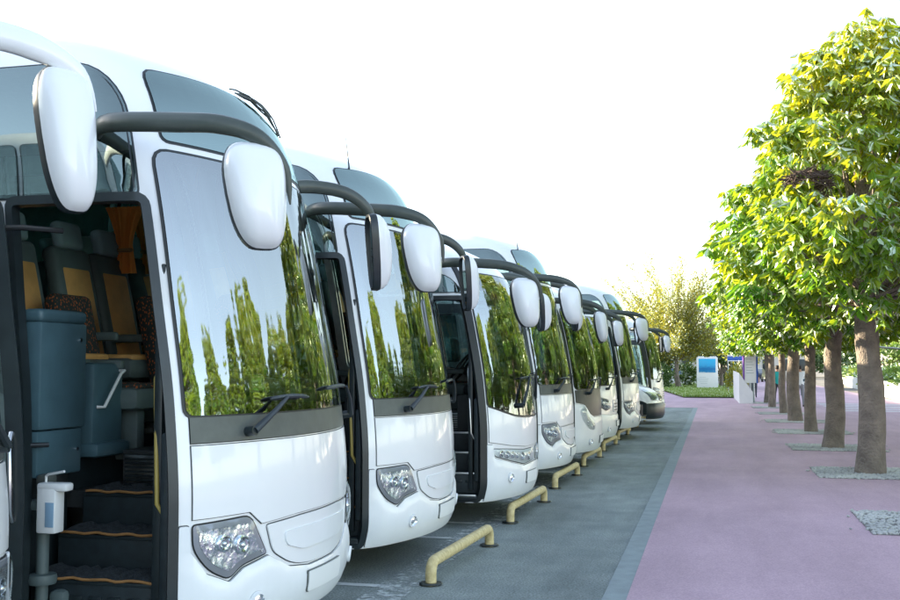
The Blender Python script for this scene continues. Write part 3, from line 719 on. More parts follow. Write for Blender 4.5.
mb = MB(); mb.add([(-2.62, -10, .005), (-2.30, -10, .005), (-2.30, 44, .005), (-2.62, 44, .005)], [(0, 1, 2, 3)], 'faded'); tag(mb.build('bay_front_line'), kind='structure')
mb = MB()
for i in range(6):
    y = 43.5+1.6*i; mb.add([(4.6, y, .010), (9.0+.2*i, y-.6, .010), (9.0+.2*i, y-.05, .010), (4.6, y+.55, .010)], [(0, 1, 2, 3)], 'line')
tag(mb.build('crossing_stripes'), kind='structure')

# ------------------------------------------------------------------ trees
def leafmat(name, c1, c2, t1, t2, fac=.5):
    m = bpy.data.materials.new(name); m.use_nodes = True; nt = m.node_tree; nt.nodes.clear()
    out = nt.nodes.new('ShaderNodeOutputMaterial'); at = nt.nodes.new('ShaderNodeAttribute'); at.attribute_name = 'tint'
    oi = nt.nodes.new('ShaderNodeObjectInfo')
    def mixc(a, b):
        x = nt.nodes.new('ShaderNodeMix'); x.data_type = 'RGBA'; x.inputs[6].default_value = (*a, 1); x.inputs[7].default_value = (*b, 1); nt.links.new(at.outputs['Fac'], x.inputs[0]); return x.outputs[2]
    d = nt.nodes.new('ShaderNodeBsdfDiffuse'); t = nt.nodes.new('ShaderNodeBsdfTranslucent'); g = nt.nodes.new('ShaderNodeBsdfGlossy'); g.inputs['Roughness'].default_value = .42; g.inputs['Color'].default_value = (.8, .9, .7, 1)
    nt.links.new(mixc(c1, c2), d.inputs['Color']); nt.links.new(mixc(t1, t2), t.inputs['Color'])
    mx = nt.nodes.new('ShaderNodeMixShader'); mx.inputs[0].default_value = fac; nt.links.new(d.outputs[0], mx.inputs[1]); nt.links.new(t.outputs[0], mx.inputs[2])
    m2 = nt.nodes.new('ShaderNodeMixShader'); fr = nt.nodes.new('ShaderNodeFresnel'); fr.inputs['IOR'].default_value = 1.35
    nt.links.new(fr.outputs[0], m2.inputs[0]); nt.links.new(mx.outputs[0], m2.inputs[1]); nt.links.new(g.outputs[0], m2.inputs[2]); nt.links.new(m2.outputs[0], out.inputs[0])
    return m
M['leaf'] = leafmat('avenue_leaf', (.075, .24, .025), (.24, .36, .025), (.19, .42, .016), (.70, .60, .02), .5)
M['leafy'] = leafmat('yellow_leaf', (.17, .22, .03), (.36, .30, .035), (.34, .38, .03), (.55, .44, .04), .5)
M['leafd'] = leafmat('dark_leaf', (.04, .10, .03), (.10, .17, .04), (.08, .16, .03), (.16, .24, .04), .4)
M['grassleaf'] = leafmat('grass_blade', (.18, .32, .05), (.32, .40, .08), (.16, .26, .03), (.26, .32, .05), .4)
M['bark'] = mat('grey_bark', (.27, .225, .185), .9, noise=(4., .35, (.16, .13, .11)), bump=(24, 1., .04))

def leaves_mesh(name, specs, m, ln=.18, wd=.085, seed=1):
    """specs: arrays pos (n,3), dir (n,3), size (n,), tint (n,); one folded leaf of two faces each"""
    rg = np.random.default_rng(seed); pos, dr, sz, ti = specs; n = len(pos)
    dr = dr/np.linalg.norm(dr, axis=1, keepdims=True)
    rv = rg.normal(size=(n, 3)); side = np.cross(dr, rv); side /= np.linalg.norm(side, axis=1, keepdims=True)+1e-9
    nr = np.cross(side, dr); L = (ln*sz)[:, None]; W = (wd*sz)[:, None]
    mid = pos+dr*L*.45
    V = np.stack([pos, mid+side*W*.5+nr*W*.18, pos+dr*L-nr*L*.15, mid-side*W*.5+nr*W*.18], 1).reshape(-1, 3)
    b = np.arange(n)*4
    F = np.stack([np.stack([b, b+1, b+2], 1), np.stack([b, b+2, b+3], 1)], 1).reshape(-1, 3)
    me = bpy.data.meshes.new(name); me.vertices.add(len(V)); me.vertices.foreach_set('co', V.ravel())
    me.loops.add(F.size); me.loops.foreach_set('vertex_index', F.ravel().astype(np.int32))
    me.polygons.add(len(F)); me.polygons.foreach_set('loop_start', np.arange(0, F.size, 3, dtype=np.int32))
    me.update(calc_edges=True)
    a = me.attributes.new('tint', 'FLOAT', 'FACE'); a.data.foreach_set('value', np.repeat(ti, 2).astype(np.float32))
    me.materials.append(M[m]); return me

def avenue_crown(seed):
    rg = np.random.default_rng(seed); H0, H1, RM = 2.62, 7.42, 2.26
    cl = []; ph = rg.uniform(0, 6.28, 7); bumps = rg.normal(size=7)
    while len(cl) < 350:
        t = rg.random()**1.1; a = rg.uniform(0, 2*math.pi)
        z = H0+(H1-H0)*t
        env = RM*(min(1, .72+.28*(t/.16)))*(1-max(0, t-.22)/.78)**.62
        env *= 1+.16*sum(math.sin((k+2)*a+ph[k]+t*8*bumps[k]) for k in range(5))/2.2
        r = env*(.40+.60*rg.random()**.33)
        c = (r*math.cos(a), r*math.sin(a), z)
        if all((c[0]-o[0])**2+(c[1]-o[1])**2+(c[2]-o[2])**2 > .072 for o in cl): cl.append(c)
    cl = np.array(cl); pos = []; dr = []; ti = []; sz = []
    for c in cl:
        out = np.array((c[0], c[1], 0)); rr = np.linalg.norm(out); out /= rr+1e-6
        tone = np.clip(rg.normal(.32+.17*(c[2]-2.9), .17), 0, 1); big = rg.uniform(.8, 1.25)  # tone rises with height: sunlit yellow of upper crown put into the tint
        # a spray of whorls: each whorl hangs a ring of drooping leaves
        for w in range(rg.integers(8, 13)):
            o = rg.normal(size=3); o = o/np.linalg.norm(o)*rg.random()**.5*.36*big*np.array((1, 1, .75))
            tip = c+o+out*.06; k = rg.integers(8, 13); a = np.linspace(0, 2*math.pi, k, False)+rg.random()*6
            d = np.stack([np.cos(a)*.75, np.sin(a)*.75, -.55-.5*rg.random(k)], 1)+out*.30+rg.normal(size=(k, 3))*.18
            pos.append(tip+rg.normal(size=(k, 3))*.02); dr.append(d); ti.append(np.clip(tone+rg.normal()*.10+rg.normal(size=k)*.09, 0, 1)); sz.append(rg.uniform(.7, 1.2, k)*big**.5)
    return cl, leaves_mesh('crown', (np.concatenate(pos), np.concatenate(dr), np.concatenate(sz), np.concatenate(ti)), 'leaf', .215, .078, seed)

def trunk_mesh(seed, cl):
    rg = random.Random(seed); t = MB()
    pts = []; rr = []
    for i in range(13):
        z = -.03+i*.24; pts.append((.03*math.sin(i*.7+seed)-.006*i, .03*math.cos(i*.5+seed), z)); rr.append(.247-.009*min(i, 3)-.0038*i+.007*math.sin(i*2.1+seed)+.004*math.sin(i*5.3))
    t.tube(pts, rr, 'bark', 22)
    topp = pts[-1]
    t.tube([topp, (topp[0], topp[1], 4.2), (.05, .0, 6.6)], [.18, .12, .02], 'bark', 10)
    for k in range(70):
        c = cl[rg.randrange(len(cl))]
        z0 = 2.5+.55*(c[2]-2.35)*rg.random()
        m = (c[0]*.5, c[1]*.5, z0+(c[2]-z0)*.35)
        t.tube([(0, 0, z0), m, tuple(c[:3])], [.045, .028, .008], 'bark', 6)
    return t.mesh('trunk', 60)
crowns = [avenue_crown(s) for s in (11, 23, 37)]
trunks = [trunk_mesh(i, crowns[i][0]) for i in range(3)]
M['gravel'] = mat('gravel_stone', (.60, .60, .57), .85, noise=(.7, .5, (.30, .30, .30)))
M['gsoil'] = mat('gravel_soil', (.22, .21, .20), .95, noise=(30, .4))
def gravel_mesh(seed):
    rg = np.random.default_rng(seed); mb = MB(); bm = bmesh.new(); bmesh.ops.create_icosphere(bm, subdivisions=1, radius=1); bm.verts.index_update()
    bv = np.array([v.co[:] for v in bm.verts]); bf = [[v.index for v in f.verts] for f in bm.faces]; bm.free()
    mb.add([(-.93, -.93, .002), (.93, -.93, .002), (.93, .93, .002), (-.93, .93, .002)], [(0, 1, 2, 3)], 'gsoil')
    for i in range(2300):
        p = rg.uniform(-.92, .92, 2); s = rg.uniform(.012, .030)
        if rg.random() < .10: p = p*(1+abs(rg.normal())*.10)
        v = bv*s*rg.uniform(.7, 1.3, 3); a = rg.uniform(0, 6.28); c, q = math.cos(a), math.sin(a)
        v = np.stack([v[:, 0]*c-v[:, 1]*q, v[:, 0]*q+v[:, 1]*c, v[:, 2]*.7], 1)+np.array((p[0], p[1], .004+.008*rg.random()))
        mb.add(v, bf, 'gravel')
    return mb.mesh('gravel_bed')
gm = gravel_mesh(5)
TY = [12.72, 18.42, 23.95, 29.5, 35.1, 40.7, 46.4, 52.0]
TL = {1: 'avenue tree with the thickest nearest trunk, dark brown at its foot, on gravel', 2: 'avenue tree whose trunk is second behind the nearest one', 3: 'slim avenue trunk, third from the nearest one', 4: 'avenue tree with broad trunk hiding the person in a white shirt', 5: 'slender avenue trunk just left of the broad one, teal shirt showing at its left side', 6: 'second last avenue tree, the teal shirt showing at the right of its slender trunk', 7: 'farthest avenue tree, its trunk next to the tall sign'}
for i, y in enumerate(TY):
    g = ob('gravel_bed', gm, None, (2.50, y, .008)); g.rotation_euler.z = R(90*(i % 4))
    tag(g, ['bare pale gravel bed without trunk at the edge of the photo', 'pale gravel bed around the nearest avenue trunk', 'pale gravel bed around the second avenue trunk'][i] if i < 3 else 'pale gravel bed around the foot of a farther avenue trunk', 'gravel', 'gravel tree beds', 'stuff')
    if i == 0: continue
    t = empty('avenue_tree', (2.46, y, .006), R(67*i+20)); k = i % 3
    o = ob('trunk', trunks[k], t); c = ob('crown', crowns[k][1], t)
    q = [1, 1.0, .95, .90, .97, .92, .95, .92][i]; t.scale = (q, q, q)
    if i in (3, 5, 6, 7): q = {3: .80, 5: .68, 6: .70, 7: .78}[i]; o.scale = (q, q, 1)
    if i == 6: t.location.x -= .09
    tag(t, TL[i], 'tree', 'avenue trees along the pavement')

for i, y in enumerate([4., 9.5, 14.6, 21., 26.5, 32., 38.5]):
    t = empty('leafy_tree', (10.2+.35*(i % 3), y, .006), R(41*i)); k = (i+1) % 3
    ob('trunk', trunks[k], t); ob('crown', crowns[k][1], t); q = [.80, .86, 1.15, 1.3, 1.05, 1.3, 1.1][i]; t.scale = (q, q, [1.0, .86, 1.02, .92, 1.06, .95, 1.05][i])
    tag(t, 'leafy tree of the second row across the pavement, mirrored in the windscreens', 'tree', 'second row of trees')

def fuzzy(name, loc, n, rx, rz, zc, m, ln, wd, seed, label, cat, group=None, trunk=True, up=.3, spread=1.):
    rg = np.random.default_rng(seed); root = empty(name, loc)
    nc = max(6, n//40); a = rg.uniform(0, 6.28, nc); u = rg.uniform(-1, 1, nc); r = rg.random(nc)**.4
    C = np.stack([np.cos(a)*np.sqrt(1-u*u)*r*rx, np.sin(a)*np.sqrt(1-u*u)*r*rx, zc+u*r*rz], 1)
    idx = rg.integers(0, nc, n); P = C[idx]+rg.normal(size=(n, 3))*np.array((rx, rx, rz))*.15*spread
    P[:, 2] = np.maximum(P[:, 2], .05)
    D = P-np.array((0, 0, zc)); D = D/(np.linalg.norm(D, axis=1, keepdims=True)+1e-6)+np.array((0, 0, up))+rg.normal(size=(n, 3))*.5
    T = np.clip(rg.normal(.5, .2, nc)[idx]+rg.normal(size=n)*.15, 0, 1)
    ob('crown' if trunk else 'foliage', leaves_mesh('crown', (P, D, rg.uniform(.7, 1.4, n), T), m, ln, wd, seed), root)
    t = MB()
    if trunk: t.tube([(0, 0, -.1), (.05, 0, zc*.4), (0, 0, zc)], [rx*.07+.05, rx*.05+.03, .03], 'bark', 8)
    for k in range(min(nc, 14)): t.tube([(0, 0, zc*.3 if trunk else 0), tuple(C[k]*np.array((.5, .5, .8))), tuple(C[k])], [.05 if trunk else .015, .03 if trunk else .012, .008], 'bark', 5)
    t.build('trunk' if trunk else 'stems', root)
    return tag(root, label, cat, group)

# the feathery yellow tree on the lawn
def feather_tree(loc):
    rg = np.random.default_rng(91); root = empty('feathery_tree', loc); t = MB(); P = []; D = []; T = []
    t.tube([(0, 0, -.1), (-.15, 0, .9), (-.1, .1, 1.8)], [.22, .17, .15], 'bark', 10)
    for k in range(64):
        a = rg.uniform(0, 6.28); el = rg.uniform(.16, 1.35); L = rg.uniform(4.0, 6.6)*(1.12 if el > .8 else 1)
        d0 = np.array((math.cos(a)*math.cos(el), math.sin(a)*math.cos(el), math.sin(el)))
        pts = []
        for s in np.linspace(0, 1, 9):
            p = np.array((-.1, .1, 1.8))+d0*L*s+np.array((0, 0, .55*math.sin(s*2.2)))+rg.normal(size=3)*.07*s
            pts.append(p)
        t.tube(pts, list(np.linspace(.055, .008, 9)), 'bark', 5)
        for s in np.linspace(.22, 1, 15):
            c = np.array((-.1, .1, 1.8))+d0*L*s+np.array((0, 0, .55*math.sin(s*2.2)))
            k2 = int(90*(1.15-s*.8)); q = rg.normal(size=(k2, 3))*(.46-.28*s)
            P.append(c+q); D.append(d0*.9+rg.normal(size=(k2, 3))*.6); T.append(np.clip(rg.normal(.45+.25*(1-s), .2, k2), 0, 1))
    P, D, T = np.concatenate(P), np.concatenate(D), np.concatenate(T)
    ob('crown', leaves_mesh('crown', (P, D, rg.uniform(.6, 1.3, len(P)), T), 'leafy', .17, .06, 4), root); t.build('trunk', root)
    return tag(root, 'feathery golden tree with upswept branches standing on the lawn', 'tree')
feather_tree((-2.7, 86, .05)).scale = (1.12, 1.12, 1.16)
fuzzy('dark_bush', (-5.0, 88, .05), 2600, 2.2, 1.0, 2.5, 'leafd', .3, .16, 51, 'dark green tree crown low beneath the left of the golden tree', 'tree')
fuzzy('dark_bush', (.6, 90, .05), 2600, 2.1, .9, 2.7, 'leafd', .3, .16, 52, 'dark green tree crown just above the white information board', 'tree')
fuzzy('rounded_bush', (-4.1, 84, .05), 1500, .95, .8, .9, 'leafd', .2, .12, 53, 'rounded dark bush at the lawn edge beside the last coach', 'bush', 'bushes on the lawn', False)
fuzzy('rounded_bush', (-2.3, 93, .05), 1500, 1.0, .9, 1.0, 'leafd', .2, .12, 54, 'dark bush directly left of the white information board', 'bush', 'bushes on the lawn', False)
fuzzy('rounded_bush', (1.6, 92, .05), 1800, 1.1, .95, 1.0, 'leafd', .2, .12, 55, 'dark bush right of the white information board', 'bush', 'bushes on the lawn', False)
fuzzy('yellow_bush', (1.25, 63, .05), 1600, .55, .75, .85, 'leafy', .16, .05, 56, 'yellowish wispy bush beside the white sloping wall', 'bush', None, False, 1.0)
fuzzy('golden_tree', (2.2, 76, .05), 2400, 1.6, 1.3, 3.4, 'leafy', .25, .12, 57, 'golden tree crown behind the blue and white banner', 'tree')
# bank of shrubs to the right beyond the white wall
rg = random.Random(8)
for k in range(15):
    y = 58+5.2*k; x = 10.9+.055*(y-55)+rg.uniform(-.3, .5)
    fuzzy('bank_shrub', (x, y, .0), 1300, 1.5+.5*rg.random(), .72, .80+.25*rg.random(), ['leafd', 'grassleaf'][k % 2], .26, .15, 60+k, 'low green shrub growing on the bank behind the white wall', 'shrub', 'shrubs behind the white wall', False)
for k in range(9):
    y = 170+9*k; x = 17+9.*k
    fuzzy('far_tree', (x, y, .0), 1500, 5.5, 2.6, 3.2+.6*rg.random(), ['leafd', 'grassleaf'][k % 2], .8, .5, 90+k, 'distant broad green tree beyond the white wall', 'tree', 'far trees beyond the wall')

# lawn blades
rg2 = np.random.default_rng(3); n = 42000
yy = rg2.uniform(59.7, 100, n); lo = np.where(yy < 75.2, -1.6-1.8*(yy-59.6)/15.6, -18); xx = lo+(1.6-lo)*rg2.random(n)
P = np.stack([xx, yy, np.full(n, .05)], 1); D = np.stack([rg2.normal(size=n)*.35, rg2.normal(size=n)*.35, np.ones(n)], 1)
tag(ob('grass', leaves_mesh('grass', (P, D, rg2.uniform(.6, 1.5, n), rg2.random(n)), 'grassleaf', .10, .05, 9)), 'short green lawn grass in front of the information board', 'grass', None, 'stuff')

# ------------------------------------------------------------------ things beyond
M['wallw'] = mat('white_render', (.70, .70, .68), .8, noise=(1.2, .12), bump=(30, .3, .01))
M['signw'] = mat('white_sign_face', (.78, .78, .80), .4, noise=(4., .04))
M['purple'] = mat('purple_edge', (.16, .05, .32), .4); M['blue'] = mat('blue_edge', (.03, .10, .42), .4)
M['steel'] = mat('galvanised_pole', (.38, .42, .44), .4, metal=.6)
def poster():
    m = mat('sea_poster', (.02, .35, .65), .35); nt = m.node_tree; b = nt.nodes['Principled BSDF']
    tc = nt.nodes.new('ShaderNodeTexCoord'); sp = nt.nodes.new('ShaderNodeSeparateXYZ'); n = nt.nodes.new('ShaderNodeTexNoise'); n.inputs['Scale'].default_value = 5; n.inputs['Detail'].default_value = 4
    mp = nt.nodes.new('ShaderNodeMapping'); mp.inputs['Scale'].default_value = (1, 1, 3)
    nt.links.new(tc.outputs['Object'], mp.inputs[0]); nt.links.new(mp.outputs[0], n.inputs['Vector'])
    nt.links.new(tc.outputs['Object'], sp.inputs[0])
    ad = nt.nodes.new('ShaderNodeMath'); ad.operation = 'MULTIPLY_ADD'; ad.inputs[1].default_value = .35
    nt.links.new(n.outputs['Fac'], ad.inputs[0]); nt.links.new(sp.outputs['Z'], ad.inputs[2])
    r = nt.nodes.new('ShaderNodeValToRGB'); mr = nt.nodes.new('ShaderNodeMapRange'); mr.inputs['From Min'].default_value = 1.15; mr.inputs['From Max'].default_value = 2.4
    nt.links.new(ad.outputs[0], mr.inputs['Value']); nt.links.new(mr.outputs[0], r.inputs['Fac'])
    e = r.color_ramp.elements; e[0].color = (.10, .50, .62, 1); e[0].position = 0; e[1].color = (.02, .42, .75, 1); e[1].position = 1
    for p, c in ((.12, (.65, .80, .82)), (.22, (.02, .25, .55)), (.40, (.01, .17, .45)), (.62, (.02, .36, .70))): x = r.color_ramp.elements.new(p); x.color = (*c, 1)
    nt.links.new(r.outputs['Color'], b.inputs['Base Color']); return m
M['poster'] = poster()
t = empty('information_board', (-.47, 82.8, .05), R(2))
b = MB(); b.box((0, 0, 1.18), (1.56, .34, 2.36), 'signw', .04); 
b.box((-.45, 0, 2.38), (.5, .30, .10), 'signw', .04); b.box((.45, 0, 2.38), (.5, .30, .10), 'signw', .04); b.build('casing', t)
b = MB(); b.box((0, -.175, 1.72), (1.24, .02, 1.05), 'poster', .004); b.build('poster', t)
b = MB()
for j in range(5): b.box((-.35+.02*j, -.172, .85-.12*j), (.5+.12*((j*3) % 4), .008, .02), 'steel', .002)
b.build('notice_lines', t)
tag(t, 'white information board with a blue sea poster on the lawn', 'board')
t = empty('sign_pylon', (1.68, 52.2, .006), R(10))
b = MB(); b.box((0, 0, 1.80), (.56, .16, 1.72), 'signw', .015); b.build('sign_face', t)
b = MB(); b.box((-.30, 0, 1.80), (.06, .19, 1.74), 'purple', .01); b.build('edge_strip', t)['label'] = 'purple edge strip'
b = MB(); b.box((.31, 0, 1.80), (.08, .19, 1.74), 'blue', .01); b.build('edge_strip', t)['label'] = 'blue edge strip'
b = MB()
for j in range(9): b.box((-.06+.02*(j % 3), -.083, 2.45-.13*j), (.26+.05*(j % 3), .006, .022), 'steel', .002)
b.build('notice_lines', t)
for x in (.0, .16):
    b = MB(); b.tube([(x, 0, 0), (x, 0, .98)], .045, 'steel', 12); b.build('post', t)
tag(t, 'tall white sign with purple and blue edges on grey posts', 'sign')
w = MB(); vs = [(1.15, 51.3, 0), (1.75, 51.0, 0), (1.75, 51.0, .55), (1.15, 51.3, 1.42), (1.05, 60.5, 0), (1.50, 60.5, 0), (1.50, 60.5, 1.0), (1.05, 60.5, 1.5)]
w.add(vs, [(0, 1, 2, 3), (5, 4, 7, 6), (4, 0, 3, 7), (1, 5, 6, 2), (3, 2, 6, 7)], 'wallw')
tag(w.build('sloping_wall'), 'white low wall with slanted top left of the tall sign', 'wall')
t = empty('striped_banner', (1.45, 70, .05))
b = MB(); b.box((0, 0, 2.18), (1.15, .06, .26), 'blue', .005); b.box((0, -.004, 2.36), (1.15, .06, .08), 'signw', .004); b.box((0, -.0, 2.46), (1.15, .06, .10), 'blue', .004); b.box((0, -.002, 2.02), (1.15, .06, .05), 'signw', .004); b.build('banner_panel', t)
for x in (-.54, .54): b = MB(); b.tube([(x, .05, 0), (x, .05, 2.5)], .03, 'steel', 8); b.build('post', t)
tag(t, 'blue and white striped banner behind the tall sign', 'banner')
# white wall to the right with a thin rail
w = MB(); P0, P1 = Vector((8.7, 40, 0)), Vector((12.4, 125, 0)); P0 = Vector((7.75, 44, 0)); P0 = Vector((8.85, 55.0, 0)); Pm = Vector((6.1+4.6, 34, 0))
A_, B_ = Vector((9.9, 46, 0)), Vector((8.9, 56, 0))
line = [Vector((9.1, 30, 0)), Vector((8.95, 56, 0)), Vector((11.0, 95, 0)), Vector((21, 210, 0))]
vs = []
for p in line: vs += [p, p+Vector((.3, 0, 0)), p+Vector((.3, 0, .86)), p+Vector((0, 0, .86))]
fs = [(0, 1, 2, 3)]
for i in range(len(line)-1):
    o = 4*i
    for k in range(4): fs.append((o+k, o+4+k, o+4+(k+1) % 4, o+(k+1) % 4))
w.add(vs, fs, 'wallw'); tag(w.build('boundary_wall'), 'long low white wall bounding the pavement on the right', 'wall')
# dark beam carried on posts far beyond
t = empty('height_beam', (0, 0, 0)); b = MB(); b.tube([(7.9, 112, 4.26), (12, 124, 4.3), (18, 142, 4.3), (34, 186, 4.2)], .16, 'black', 10); b.build('beam', t)
for p in ((7.9, 112), (34, 186)): b = MB(); b.tube([(*p, 0), (*p, 4.25)], .16, 'frame', 10); b.build('post', t)
tag(t, 'long dark steel beam crossing behind the avenue trunks', 'beam')
# pale buildings, cars and a bin far behind
M['bldg'] = mat('pale_facade', (.55, .52, .48), .85, noise=(.5, .12)); M['bldgw'] = mat('peach_facade', (.62, .52, .44), .85, noise=(.4, .1))
nest = MB(); nr = random.Random(4)
for k in range(170):
    a, b_ = nr.uniform(0, 6.28), nr.uniform(-.5, 1); c = Vector((math.cos(a)*.30*math.cos(b_), math.sin(a)*.26*math.cos(b_), .17*math.sin(b_))); d_ = Vector((nr.gauss(0, 1), nr.gauss(0, 1), nr.gauss(0, .5))).normalized()*.16
    nest.tube([c-d_, c+Vector((0, 0, .02)), c+d_], [.006, .012, .005], 'twig', 4)
M['twig'] = mat('dark_twig', (.07, .045, .035), .9)
tag(nest.build('bird_nest', None, (1.42, 16.72, 4.52)), 'dark brown twig nest caught in the crown of the nearest avenue tree', 'nest')
def building(loc, d, m, nx, nz, label):
    t = empty('pale_building', loc); b = MB(); b.box((0, 0, d[2]/2), d, m); b.build('wall', t); b = MB(); b.box((0, 0, d[2]+.15), (d[0]+.6, d[1]+.6, .3), m, .03); b.build('roof', t)
    for i in range(nx):
        for j in range(nz):
            x = -d[0]/2+d[0]*(i+.5)/nx; z = d[2]*(j+.55)/nz
            b = MB(); b.box((x, -d[1]/2-.02, z), (d[0]/nx*.5, .08, d[2]/nz*.5), 'frame', .01); o = b.build('window', t)
    tag(t, label, 'building')
building((-7.5, 150, 0), (16, 8, 3.6), 'bldg', 6, 1, 'low pale building glimpsed left of the golden tree trunk')
building((9, 170, 0), (10, 10, 3.4), 'bldg', 4, 1, 'low pale building glimpsed behind the far tree trunks')
building((-34, 75, 0), (10, 230, 9.6), 'bldgw', 3, 3, 'unseen long building added behind the parked coaches to shade the far ground')  # unseen block, added to shade ground and lower trunks beyond the coaches
M['carw'] = mat('white_car_paint', (.7, .72, .74), .3, coat=.6); M['carb'] = mat('blue_car_paint', (.03, .08, .25), .3, coat=.6); M['card'] = mat('dark_car_paint', (.03, .035, .04), .3, coat=.6)
def car(loc, rz, m, label):
    t = empty('parked_car', loc, rz); b = MB()
    prof = [(-2.1, .35), (-2.15, .75), (-1.95, .95), (-1.45, 1.0), (-.75, 1.42), (.6, 1.45), (1.35, 1.02), (1.95, .9), (2.12, .7), (2.1, .35)]
    n = len(prof); vs = []
    for y, k in ((-.85, 0), (-.80, 1), (.80, 1), (.85, 0)):
        for x, z in prof: vs.append((x, (y*(.82 if z > 1.2 else 1)), z))
    fs = [tuple(range(n-1, -1, -1)), tuple(range(3*n, 4*n))]
    for j in range(3):
        for i in range(n): fs.append((j*n+i, j*n+(i+1) % n, (j+1)*n+(i+1) % n, (j+1)*n+i))
    b.add(vs, fs, m); b.build('body', t)
    for s in (-1, 1):
        b = MB(); b.add([(-1.25, s*.845, 1.0), (-.72, s*.70, 1.36), (.55, s*.70, 1.39), (1.15, s*.845, 1.02)], [(0, 1, 2, 3)], 'sideglass' if False else 'frame'); b.build('side_window', t)
        for x in (-1.3, 1.3): b = MB(); b.lathe([(.02, -.1*1), (.2, -.1), (.31, -.09), (.31, .09), (.2, .1), (.02, .1)], (x, s*.80, .31), 'tyre', 18, 'Y'); b.build('wheel', t)
    tag(t, label, 'car', 'cars parked beyond the lawn')
car((-4.6, 118, 0), R(8), 'carb', 'blue car parked beyond the lawn beside the last coach')
car((-8.6, 120, 0), R(4), 'carw', 'white car parked beyond the lawn, mostly behind the last coach')
car((4.6, 122, 0), R(80), 'card', 'dark car parked far behind the avenue trunks')
w = MB(); w.box((-6, 112, .45), (9, .3, .9), 'wallw', .02); tag(w.build('garden_wall'), 'low pale wall at the back of the lawn', 'wall')
t = empty('litter_bin', (5.25, 66, 0)); b = MB(); b.lathe([(.001, 0), (.26, 0), (.30, .95), (.24, 1.0), (.001, 1.02)], (0, 0, 0), 'teal', 20); b.build('drum', t); b = MB(); b.lathe([(.31, .9), (.33, .93), (.31, .97)], (0, 0, 0), 'frame', 20); b.build('rim', t)
tag(t, 'dark blue litter bin standing far off between the trunks', 'bin')

# ------------------------------------------------------------------ people
M['skin'] = mat('skin', (.45, .26, .18), .6); M['hair'] = mat('hair', (.03, .02, .015), .7)
M['shirtw'] = mat('white_shirt', (.72, .74, .76), .85); M['shirtt'] = mat('teal_shirt', (.02, .38, .36), .85); M['trous'] = mat('dark_trousers', (.03, .035, .045), .85); M['trousg'] = mat('grey_trousers', (.22, .22, .25), .85)
def person(loc, rz, shirt, trous, label, step=.16, elbow=False):
    root = empty('person', loc, rz)
    J = {'pel': (0, 0, .95), 'spi': (0, 0, 1.15), 'che': (0, 0, 1.38), 'nec': (0, 0.01, 1.50), 'hea': (.015, 0, 1.60), 'top': (.0, 0, 1.72)}
    E = [('pel', 'spi'), ('spi', 'che'), ('che', 'nec'), ('nec', 'hea'), ('hea', 'top')]; rad = {'pel': (.15, .11), 'spi': (.13, .10), 'che': (.16, .11), 'nec': (.055, .055), 'hea': (.095, .08), 'top': (.07, .06)}
    for s, n in ((1, 'l'), (-1, 'r')):
        f = step*s
        J.update({'hip'+n: (0, .09*s, .88), 'kne'+n: (f*.55+.03, .10*s, .50), 'ank'+n: (f-.03, .10*s, .09), 'toe'+n: (f+.13, .11*s, .04), 'sho'+n: (0, .19*s, 1.42)})
        if elbow and s == -1: J.update({'elb'+n: (-.05, -.42, 1.20), 'han'+n: (.05, -.17, 1.05), 'fin'+n: (.08, -.13, 1.01)})
        else: J.update({'elb'+n: (-.06-f*.4, .25*s, 1.15), 'han'+n: (.05-f*.8, .25*s, .90), 'fin'+n: (.08-f*.9, .24*s, .80)})
        E += [('pel', 'hip'+n), ('hip'+n, 'kne'+n), ('kne'+n, 'ank'+n), ('ank'+n, 'toe'+n), ('che', 'sho'+n), ('sho'+n, 'elb'+n), ('elb'+n, 'han'+n), ('han'+n, 'fin'+n)]
        rad.update({'hip'+n: (.10, .10), 'kne'+n: (.065, .065), 'ank'+n: (.042, .042), 'toe'+n: (.04, .028), 'sho'+n: (.065, .065), 'elb'+n: (.045, .045), 'han'+n: (.034, .03), 'fin'+n: (.025, .015)})
    names = list(J); me = bpy.data.meshes.new('body'); me.from_pydata([J[k] for k in names], [(names.index(a), names.index(b)) for a, b in E], [])
    tmp = bpy.data.objects.new('tmp', me); COL.objects.link(tmp); tmp.modifiers.new('s', 'SKIN'); sm = tmp.modifiers.new('d', 'SUBSURF'); sm.levels = sm.render_levels = 2
    for i, k in enumerate(names): me.skin_vertices[0].data[i].radius = rad[k]; me.skin_vertices[0].data[i].use_root = (k == 'pel')
    bpy.context.view_layer.update(); ev = tmp.evaluated_get(bpy.context.evaluated_depsgraph_get()); nm = bpy.data.meshes.new_from_object(ev); bpy.data.objects.remove(tmp)
    nm.materials.clear()
    for m in ('skin', shirt, trous, 'black'): nm.materials.append(M[m])
    for p in nm.polygons:
        c = p.center; p.use_smooth = True
        arm = math.hypot(c.x, abs(c.y)) > .2 and c.z > .8
        p.material_index = 3 if c.z < .10 else 2 if c.z < .96 and not (abs(c.y) > .19) else 0 if c.z > 1.49 or (abs(c.y) > .20 and c.z < 1.12) else 1
    ob('body', nm, root)
    h = MB(); h.lathe([(.098, 1.60), (.108, 1.66), (.095, 1.73), (.05, 1.77), (.002, 1.78)], (-.012, 0, 0), 'hair', 16); h.build('hair', root)
    return tag(root, label, 'person')
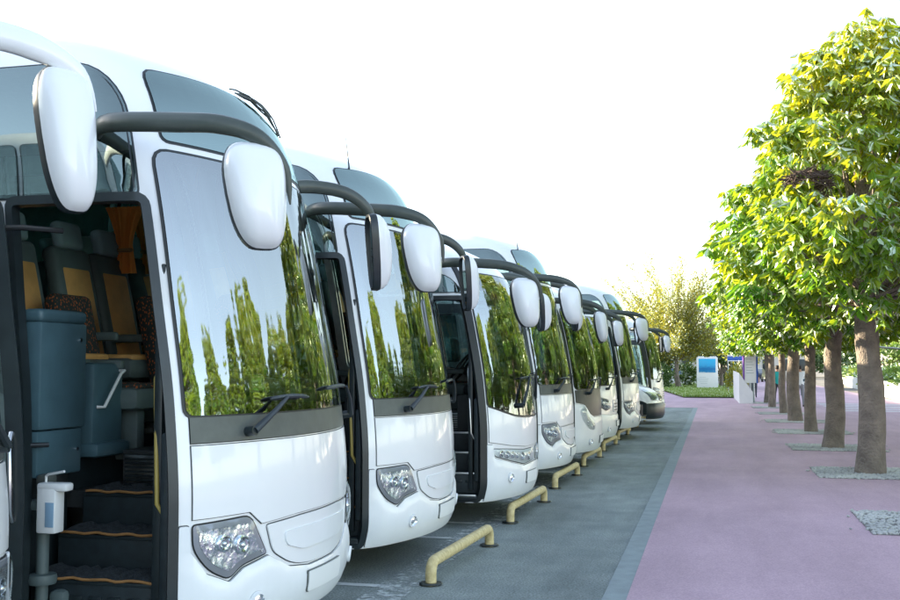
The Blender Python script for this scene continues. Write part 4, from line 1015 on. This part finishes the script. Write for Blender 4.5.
person((3.55, 47.2, .006), R(95), 'shirtw', 'trousg', 'person in white shirt walking away, hand on hip, behind the broad trunk', .14, True)
person((2.775, 49.6, .006), R(100), 'shirtt', 'trous', 'person in teal shirt and dark trousers half hidden between trunks', .16)
person((2.15, 60.5, .006), R(85), 'trous', 'trous', 'person in dark clothes far off beside the tall sign', .12)

# ------------------------------------------------------------------ light, sky, camera
AZ, EL = 78., 14.5     # sun: degrees left of +Y, elevation
sd = Vector((-math.sin(R(AZ))*math.cos(R(EL)), math.cos(R(AZ))*math.cos(R(EL)), math.sin(R(EL))))
L = bpy.data.lights.new('sun', 'SUN'); L.energy = 5.0; L.angle = R(.6); L.color = (1., .86, .62)
lo = bpy.data.objects.new('sun', L); COL.objects.link(lo); lo.rotation_euler = sd.to_track_quat('Z', 'Y').to_euler(); lo.location = sd*60
W = bpy.data.worlds.new('World'); S.world = W; W.use_nodes = True; nt = W.node_tree
bg = nt.nodes['Background']; sky = nt.nodes.new('ShaderNodeTexSky'); sky.sky_type = 'NISHITA'; sky.sun_disc = False
sky.sun_elevation = R(EL); sky.sun_rotation = R(-AZ); sky.air_density = 1.; sky.dust_density = .6; sky.ozone_density = 1.2
hs = nt.nodes.new('ShaderNodeHueSaturation'); hs.inputs['Saturation'].default_value = .70; nt.links.new(sky.outputs[0], hs.inputs['Color']); nt.links.new(hs.outputs[0], bg.inputs['Color']); bg.inputs['Strength'].default_value = .15
cam = bpy.data.cameras.new('camera'); cam.sensor_width = 36; cam.lens = 1057/900*36; cam.clip_start = .05; cam.clip_end = 5000
co = bpy.data.objects.new('camera', cam); COL.objects.link(co); co.location = (0, 0, 1.75); co.rotation_euler = (R(90+3.57), 0, R(13.97)); S.camera = co
S.view_settings.view_transform = 'Standard'; S.view_settings.look = 'None'; S.view_settings.gamma = 1; S.view_settings.exposure = 2.15; S.view_settings.use_curve_mapping = False
S.render.engine = 'CYCLES'; S.cycles.max_bounces = 10; S.cycles.transparent_max_bounces = 24; S.cycles.glossy_bounces = 5; S.cycles.use_denoising = True
